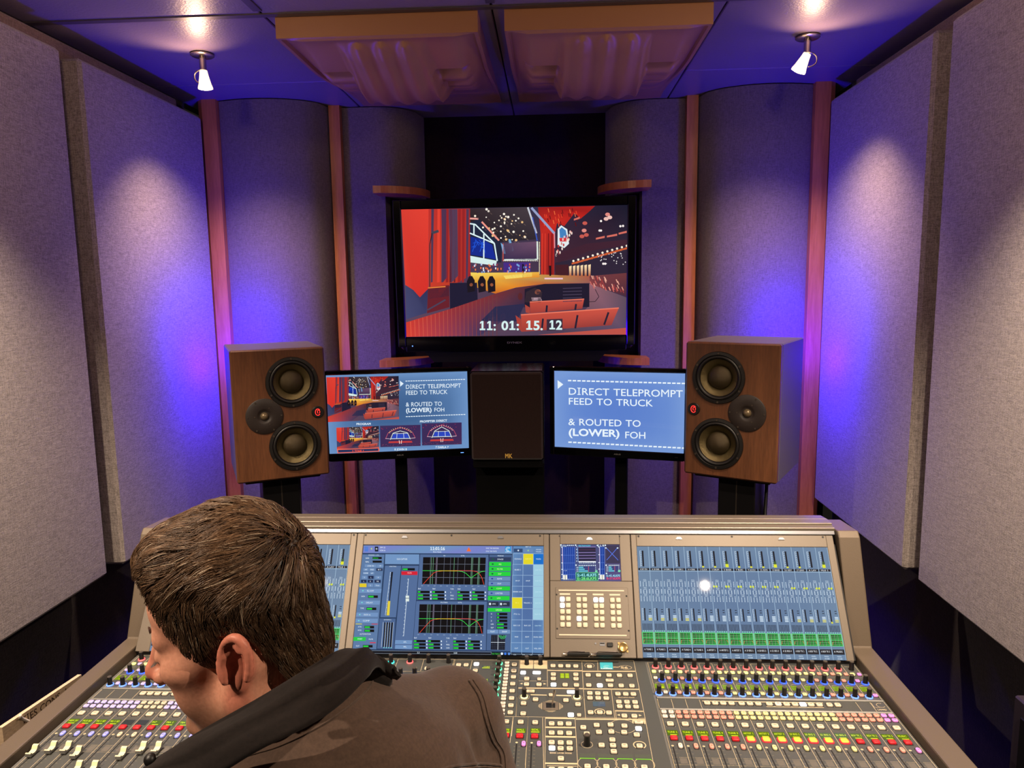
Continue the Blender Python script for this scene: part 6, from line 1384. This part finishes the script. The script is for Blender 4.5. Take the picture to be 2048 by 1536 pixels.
PER = thing('person', 'person with short brown hair and dark brown jacket, head bent over the console', 'person', (float(PV[0]), float(PV[1]), 0))
Vb, Fb = build_body()
M['skin'] = skin_material()
body = link('body', npmesh('body', Vb, Fb, M['skin'], skin_col(Vb)), PER)

# ---- jacket and trousers
def wrinkle(X, Y, Z):
    a = np.sin(38 * X + 22 * Y + 9 * np.sin(11 * Z)) * .0022 + np.sin(70 * (X * .6 - Y * .4 + Z * .7) + 3 * np.sin(20 * X)) * .0014 + np.sin(120 * (X * .3 + Z * .5) + 5 * np.sin(17 * Y)) * .0007
    u = (X - NB[0]) * TR[0] + (Y - NB[1]) * TR[1]; v = (X - NB[0]) * TF[0] + (Y - NB[1]) * TF[1]; w_ = Z - NB[2]
    a = a + .0042 * np.exp(-((u - .135) / .05) ** 2) * ss(-.02, -.10, w_) * np.sin(u * 170 + w_ * 26 + 1.0) * (v < .05) + .0030 * np.exp(-((u + .02) / .10) ** 2) * ss(-.06, -.14, w_) * np.sin(u * 60 - w_ * 55) * (v < .05)
    return a
def build_jacket():
    g = Grid(np.arange(-.52, .26, .0062), np.arange(.40, 1.13, .0062), np.arange(.50, 1.27, .0062)); ax = [TR, TF, V3(0, 0, 1)]
    ell(g, NB + V3(0, 0, -.19) - TF * .035, (.205, .138, .215), ax, .03); ell(g, NB + V3(0, 0, -.40) - TF * .07, (.190, .140, .20), ax, .05); ell(g, NB + V3(0, 0, -.56) - TF * .10, (.200, .15, .11), ax, .05)
    for S_, E_, W_ in ((RS_, RE, RH), (LS_, LE, LH)):
        cap(g, NB + V3(0, 0, -.030), S_ + V3(0, 0, .002), .058, .056, .035); cap(g, S_, E_, .062, .055, .020); cap(g, E_, W_ + (E_ - W_) * .12, .056, .042, .02)
        # soft folds running down the sleeve and round the elbow
        for k in range(5):
            t = .18 + .17 * k; c_ = S_ + (E_ - S_) * t; cap(g, c_ + V3(-.05, .02, .02), c_ + V3(.05, -.01, -.02), .030, .028, .03) if k > 2 else None
    ell(g, NB - TF * .085 + V3(0, 0, -.10), (.12, .05, .10), ax, .05)
    cap(g, NB + V3(0, 0, -.06), NB + V3(0, 0, -.008), .090, .070, .03)
    g.op(wrinkle, (-.52, .40, .5), (.26, 1.13, 1.27), .01, 'disp')
    return g.mesh()
def cloth_mat(name, col, var, sheen=.2):
    m = fabric(name, col, var, 260, .35, .88); nt = m.node_tree; p = nt.nodes['Principled BSDF']; p.inputs['Sheen Weight'].default_value = sheen; p.inputs['Specular IOR Level'].default_value = .25
    return m
M['jacket'] = cloth_mat('brown_jacket_cloth', (74, 57, 47), .16)
M['collar'] = cloth_mat('dark_collar_cloth', (27, 20, 18), .2, .05)
Vj, Fj = build_jacket()
jac = link('jacket', npmesh('jacket', Vj, Fj, M['jacket']), PER)
def build_trousers():
    g = Grid(np.arange(-.60, .32, .012), np.arange(.42, 1.22, .012), np.arange(.10, .78, .012)); ax = [TR, TF, V3(0, 0, 1)]
    ell(g, PV + V3(0, 0, .02), (.178, .135, .125), ax, .04)
    for s_ in (1, -1):
        K = PV + TF * .42 + TR * .11 * s_ + V3(0, 0, -.03); h_ = PV + TR * .09 * s_ + V3(0, 0, -.03); cap(g, h_, K, .092, .068, .03); f_ = V3(K[0], K[1], .14) - TF * .035; cap(g, K, f_, .066, .056, .02)
    return g.mesh()
Vt, Ft = build_trousers(); link('trousers', npmesh('trousers', Vt, Ft, mat('dark_trousers', (30, 31, 38), .85)), PER)
for s_ in (1, -1):
    K = PV + TF * .42 + TR * .11 * s_; f_ = V3(K[0], K[1], .0) - TF * .04
    m = MB(); A = Matrix(((TF[0], TR[0], 0, f_[0]), (TF[1], TR[1], 0, f_[1]), (0, 0, 1, 0), (0, 0, 0, 1))); m.M = A
    rings = []
    prof = [(-.055, .030, .085), (-.03, .042, .10), (.03, .045, .095), (.09, .048, .070), (.15, .046, .052), (.185, .032, .040), (.20, .012, .028)]
    vs = []; fs = []
    for x, w_, h in prof:
        for k in range(10): a = math.pi * k / 9; vs.append((x, w_ * math.cos(a), max(.0, h * math.sin(a) ** .6)))
    for i in range(len(prof) - 1):
        for k in range(9): a = i * 10 + k; fs.append((a, a + 1, a + 11, a + 10))
        fs.append((i * 10 + 9, i * 10, i * 10 + 10, i * 10 + 19))
    fs.append(tuple(range(10))); fs.append(tuple(range((len(prof) - 1) * 10, len(prof) * 10))); m.add(vs, fs); m.obj('shoe', M['rubber'], PER, smooth=50, fixn=True)

# ---- collar: folded band lofted through measured rings
def W3(px, py, d): return np.array(CAM) + d * (np.array(CF) + (px - 1024) / F_PX * np.array(CR) - (py - 768) / F_PX * np.array(CU))
def spline(P, n):
    P = np.asarray(P); out = []
    Q = np.vstack([2 * P[0] - P[1], P, 2 * P[-1] - P[-2]])
    for t in np.linspace(0, len(P) - 1 - 1e-6, n):
        i = int(t); f = t - i; a, b_, c_, d = Q[i:i + 4]; out.append(.5 * ((2 * b_) + (-a + c_) * f + (2 * a - 5 * b_ + 4 * c_ - d) * f ** 2 + (-a + 3 * b_ - 3 * c_ + d) * f ** 3))
    return np.array(out)
n_ = 64
top = spline([W3(*q) for q in ((296, 1528, .700), (400, 1464, .690), (520, 1396, .690), (620, 1335, .715), (668, 1306, .745), (700, 1298, .775), (728, 1308, .805), (756, 1330, .83), (786, 1356, .86))], n_)
bot = spline([W3(*q) for q in ((305, 1560, .685), (400, 1560, .655), (500, 1512, .650), (610, 1455, .665), (690, 1402, .700), (738, 1352, .745), (752, 1338, .80), (770, 1345, .84), (792, 1362, .865))], n_)
inn = spline([W3(*q) for q in ((300, 1545, .72), (405, 1480, .715), (520, 1425, .715), (612, 1375, .74), (652, 1352, .775), (676, 1345, .80), (700, 1352, .825), (735, 1368, .85), (775, 1380, .87))], n_)
rows = []
K_ = 12
for j in range(K_ + 1):
    t = j / K_
    bulge = math.sin(math.pi * t) * .010
    r_ = bot * (1 - t) + top * t
    nrm = np.cross(np.gradient(r_, axis=0), top - bot); nrm /= np.linalg.norm(nrm, axis=1)[:, None] + 1e-9
    sgn = np.sign((nrm * (np.array(CAM) - r_)).sum(1))[:, None]; nrm *= sgn
    u = np.linspace(0, 1, n_)[:, None]
    fold = .0035 * np.exp(-((t - .50 - .25 * u) / .10) ** 2) * np.sin(math.pi * u) - .0042 * np.exp(-((t - .34 - .28 * u) / .07) ** 2) * np.sin(math.pi * u) ** .5 + .0018 * np.sin(26 * u + 6 * t)
    rows.append(r_ + nrm * (bulge + fold))
rows.append(top * .985 + inn * .015 + np.array([0, 0, .0015]))
for j in range(1, 6): rows.append(top * (1 - j / 5) + inn * (j / 5))
Vc = np.concatenate(rows); R_ = len(rows); Fc = np.array([[j * n_ + i, j * n_ + i + 1, (j + 1) * n_ + i + 1, (j + 1) * n_ + i] for j in range(R_ - 1) for i in range(n_ - 1)])
col_ = link('collar', npmesh('collar', Vc, Fc, M['collar']), PER); col_.parent = jac; col_.matrix_parent_inverse = wm(jac).inverted()
so = col_.modifiers.new('s', 'SOLIDIFY'); so.thickness = .0022; so.offset = -1 
# collar button at the tip
bt = W3(299, 1519, .694); m = MB(); A = Matrix.Translation(bt) @ Vector((-.3, -.8, .5)).to_track_quat('Z', 'Y').to_matrix().to_4x4(); m.M = A; m.lathe([(.0, .004), (.004, .0035), (.006, .001), (.006, -.002)], 16); b_o = m.obj('collar_button', M['rubber'], smooth=True); b_o.parent = jac; b_o.matrix_parent_inverse = wm(jac).inverted()
# seams: stitched welts laid on the jacket surface where the camera-side yoke and armhole run
from mathutils.bvhtree import BVHTree
bv_j = BVHTree.FromPolygons([tuple(v) for v in Vj], [tuple(int(a) for a in f) for f in Fj])
def onjacket(px, py):
    d = Vector(W3(px, py, 1.0)) - CAM; h = bv_j.ray_cast(CAM, d.normalized()); return h[0], h[1]
def seam(pts, name, r_=.0012, bump=0.0, off=.0006):
    sp = spline([np.array((x, y, 0.0)) for x, y in pts], 70); P = []
    for i, q in enumerate(sp):
        h, nn = onjacket(q[0], q[1])
        if h is not None: P.append((h + nn * (off + bump * (.5 + .5 * math.sin(i * 1.25))), h))
    if len(P) > 4:
        m = MB(); m.tube([p[0] for p in P], r_, 6); o = m.obj(name, M['jacket'], smooth=True); o.parent = jac; o.matrix_parent_inverse = wm(jac).inverted()
ARM = [(938, 1362), (958, 1395), (970, 1440), (984, 1480), (1000, 1510), (1004, 1560)]
seam(ARM, 'armhole_seam', .0016, .0006); seam([(x + 8, y - 2) for x, y in ARM], 'armhole_seam', .0010, .0002)
seam([(1002, 1531), (960, 1528), (905, 1533), (860, 1545), (780, 1560)], 'yoke_seam', .0016, .0008); seam([(1003, 1536), (960, 1534), (905, 1539), (860, 1551)], 'yoke_seam', .0010, .0002)
seam([(748, 1356), (736, 1378), (700, 1412), (640, 1452), (560, 1492), (480, 1518), (400, 1560)], 'collar_seam', .0010, .0)
def sunken(P, bv): pass
for o in list(jac.children): o.visible_shadow = True

# ---- hair
def hair_sdf(q):
    x, y, z = q[..., 0], q[..., 1], q[..., 2]
    def E(c, r): 
        d = (q - np.array(c)); k0 = np.sqrt(((d / np.array(r)) ** 2).sum(-1)); k1 = np.sqrt(((d / np.array(r) ** 2) ** 2).sum(-1)) + 1e-9; return k0 * (k0 - 1) / k1
    d = E((.004, 0, .052), (.081, .080, .083)); d = smin(d, E((-.024, 0, .026), (.053, .074, .072)), .02); d = smin(d, E((-.036, 0, -.030), (.042, .058, .058)), .02)
    d = smin(d, E((.046, 0, .052), (.047, .066, .060)), .02); d = smin(d, E((.052, .0, .094), (.038, .052, .027)), .02); d = smin(d, E((.030, 0, .015), (.055, .0705, .045)), .015)
    return d
HLX = [-.2, -.10, -.06, -.042, -.030, -.024, -.014, .004, .008, .028, .034, .046, .058, .070, .080, .30]
HLZ = [-.088, -.088, -.080, -.062, -.016, .016, .028, .027, -.026, -.032, -.004, .014, .036, .066, .092, .098]
def hairline(q): return q[..., 2] - np.interp(q[..., 0], HLX, HLZ)
g = Grid(np.arange(-.13, .135, .0035), np.arange(-.10, .10, .0035), np.arange(-.10, .18, .0035))
X, Y, Z = np.meshgrid(*g.ax, indexing='ij'); Q = np.stack([X, Y, Z], -1).astype(float); g.G = hair_sdf(Q).astype(np.float32)
lump = .0022 * np.sin(90 * X + 20 * np.sin(30 * Y)) * np.sin(70 * Y + 50 * Z) + .0012 * np.sin(160 * X + 60 * Z); g.G += lump.astype(np.float32)
Vh, Fh = g.mesh(); keep = (hairline(Vh) > -.002); cn = Fh[keep[Fh].all(1)]
used = np.unique(cn); mp_ = np.full(len(Vh), -1); mp_[used] = np.arange(len(used)); VhL = Vh[used]; Fh2 = mp_[cn]
edge = np.clip(hairline(VhL) / .012, 0, 1)[:, None]     # thin towards the hairline
gr = lambda q, e=1e-3: np.stack([(hair_sdf(q + np.eye(3)[i] * e) - hair_sdf(q - np.eye(3)[i] * e)) / (2 * e) for i in range(3)], -1)
def unit(v): return v / (np.linalg.norm(v, axis=-1, keepdims=True) + 1e-9)
Nh = unit(gr(VhL)); VhS = VhL - Nh * (.0035 + .006 * (1 - edge))
def hair_mat():
    m, nt, p = newmat('brown_hair'); a = nt.nodes.new('ShaderNodeVertexColor'); a.layer_name = 'Col'; nt.links.new(a.outputs['Color'], p.inputs['Base Color']); p.inputs['Roughness'].default_value = .42; p.inputs['Specular IOR Level'].default_value = .45
    return m
M['hair'] = hair_mat()
dark = np.array(lin((44, 31, 24)))
hair = link('hair', npmesh('hair', hw(VhS), Fh2, M['hair'], np.tile(dark, (len(VhS), 1))), PER)
# strands
NS = 20000
fi = rng.integers(0, len(Fh2), NS * 2); wgt = rng.random((NS * 2, 2)); P0 = VhL[Fh2[fi, 0]] * (1 - wgt[:, :1]) + VhL[Fh2[fi, 1]] * wgt[:, :1] * (1 - wgt[:, 1:]) + VhL[Fh2[fi, 3]] * wgt[:, :1] * 0 + VhL[Fh2[fi, 2]] * wgt[:, :1] * wgt[:, 1:]
P0 = P0[P0[:, 1] > -.10][:NS]; n = len(P0); SG_ = 8
x, y, z = P0.T
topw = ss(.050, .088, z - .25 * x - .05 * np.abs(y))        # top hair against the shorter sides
whorl = np.array([-.062, .030, .100])
cl = np.sin(60 * x + 30 * y + 4 * np.sin(40 * z)); cl2 = np.sin(45 * x - 70 * y + 2 * np.sin(40 * x))
base_side = np.stack([-.18 + .45 * ss(-.02, .07, x) - .25 * ss(-.03, -.08, x), .0 * x, -1.0 + 0 * x], -1)
away = unit(P0 - whorl); base_top = unit(np.stack([1.0 + 0 * x, .35 * y / .08, .05 + 0 * x], -1) * .8 + away * .5)
dirv = unit(base_top * topw[:, None] + base_side * (1 - topw[:, None]) + .22 * topw[:, None] * np.stack([.2 * cl2, cl, .5 * cl2], -1) + rng.normal(0, .09, (n, 3)))
ln = (.020 + .020 * topw) * (.75 + .5 * rng.random(n)); root = P0 - unit(gr(P0)) * .003; pts = [root]; cur = P0.copy(); dcur = dirv.copy()
curl = rng.normal(0, 1, n) * .12 + .35 * cl2 * topw; dead = np.zeros(n, bool)
for s_ in range(1, SG_):
    Nn = unit(gr(cur)); dcur = unit(dcur - Nn * (dcur * Nn).sum(-1, keepdims=True)); side = np.cross(Nn, dcur); dcur = unit(dcur + side * (curl * .28)[:, None] + rng.normal(0, .03, (n, 3)) + np.array([0, 0, -.04]))
    new = cur + dcur * (ln / (SG_ - 1))[:, None]
    t = s_ / (SG_ - 1); lift = (.0015 + .0050 * topw * (.5 + .5 * np.sin(3.0 * t + 2 * cl2)) + .0012 * rng.random(n) * t)
    dd = hair_sdf(new); new = new - unit(gr(new)) * (dd - lift)[:, None] * .8
    dead |= (hairline(new) < -.003) & (new[:, 0] > -.040); cur = np.where(dead[:, None], cur, new); pts.append(cur.copy())
# clumping: strands lean on the nearest guide strand
P_all = np.stack(pts, 1); ng = 1100; gi = rng.choice(n, ng, replace=False); near = np.empty(n, int)
for a in range(0, n, 1000): near[a:a + 1000] = gi[((P0[a:a + 1000, None] - P0[gi][None]) ** 2).sum(-1).argmin(1)]
tt = np.linspace(0, 1, SG_)[None, :, None]; disp = P_all - P_all[:, :1]; gd = P_all[near] - P_all[near][:, :1]
loose = (rng.random(n) < .12)[:, None, None]; wg = np.where(loose, .15, .62)
P_all = P_all[:, :1] + disp * (1 - wg) + gd * wg; P_all += (P_all[near] - P_all) * (tt ** 1.5) * np.where(loose, 0, .42); bad = (hairline(P_all) < -.004) & (P_all[..., 0] > -.04); bad[:, 0] = False
for k in range(1, SG_): P_all[bad[:, k], k] = P_all[bad[:, k], k - 1]
pts = [P_all[:, k] for k in range(SG_)]
PT_ = np.stack(pts, 1); PW = hw(PT_.reshape(-1, 3)).reshape(n, SG_, 3)
T_ = unit(np.gradient(PW, axis=1)); A_ = unit(np.cross(T_ + 1e-6, np.array([.3, .5, .8]))); B_ = np.cross(T_, A_)
rad = (.00034 * (.7 + .6 * rng.random(n)))[:, None] * np.array([1.0, 1.1, 1.1, 1.0, .9, .75, .55, .25])[None]
ang = [0, 2.094, 4.189]; ring = np.stack([PW + (A_ * math.cos(a) + B_ * math.sin(a)) * rad[..., None] for a in ang], 2)   # n, SG, 3, 3
Vs = ring.reshape(-1, 3); base = (np.arange(n) * SG_ * 3)[:, None, None] + (np.arange(SG_ - 1) * 3)[None, :, None]; k3 = np.arange(3)[None, None]; k4 = (np.arange(3) + 1)[None, None] % 3
Fs_ = np.stack([base + k3, base + k4, base + 3 + k4, base + 3 + k3], -1).reshape(-1, 4)
tone = np.clip(.6 * rng.random(n) ** 1.5 + .4 * rng.random(n)[near % n] ** 1.2, 0, 1); c0 = np.array(lin((52, 36, 27))); c1 = np.array(lin((126, 96, 70))); grey = np.array(lin((176, 156, 132)))
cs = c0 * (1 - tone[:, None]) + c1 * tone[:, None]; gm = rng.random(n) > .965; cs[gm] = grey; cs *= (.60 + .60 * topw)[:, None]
Cs = np.repeat(cs, SG_ * 3, axis=0)
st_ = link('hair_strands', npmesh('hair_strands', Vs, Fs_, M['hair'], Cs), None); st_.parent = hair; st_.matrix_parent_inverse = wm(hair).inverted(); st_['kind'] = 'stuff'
# eyebrows and lashes
for s_ in (1, -1):
    m = MB(); rr = random.Random(3)
    for i in range(90):
        t = rr.random(); p = np.array((.0995 - .026 * t ** 1.6, (.012 + .034 * t) * s_, .022 + .006 * math.sin(2.6 * t) + rr.uniform(-.0035, .0035))); d = np.array((-.25 - .3 * t, .9 * s_, .25 - .6 * t)) * .0075
        q = [hw(p + d * k + np.array((.0012, 0, 0))) for k in (0, .5, 1)]; m.tube(q, .0004, 3, [.0004, .0004, .0001])
    o = m.obj('eyebrow', mat('eyebrow_hair', (66, 44, 34), .6), PER)
    m = MB()
    for i in range(26):
        t = i / 25; p = np.array((.0935 - .004 * t - .004 * (2 * t - 1) ** 2, (.020 + .025 * t) * s_, -.0015 - .003 * math.sin(math.pi * t))); q = [hw(p), hw(p + np.array((.004, .0015 * (t - .3) * s_, -.0028))), hw(p + np.array((.0075, .003 * (t - .3) * s_, -.0035)))]; m.tube(q, .0003, 3, [.0003, .00025, .0001])
    m.obj('eyelashes', D.materials['eyebrow_hair'], PER)
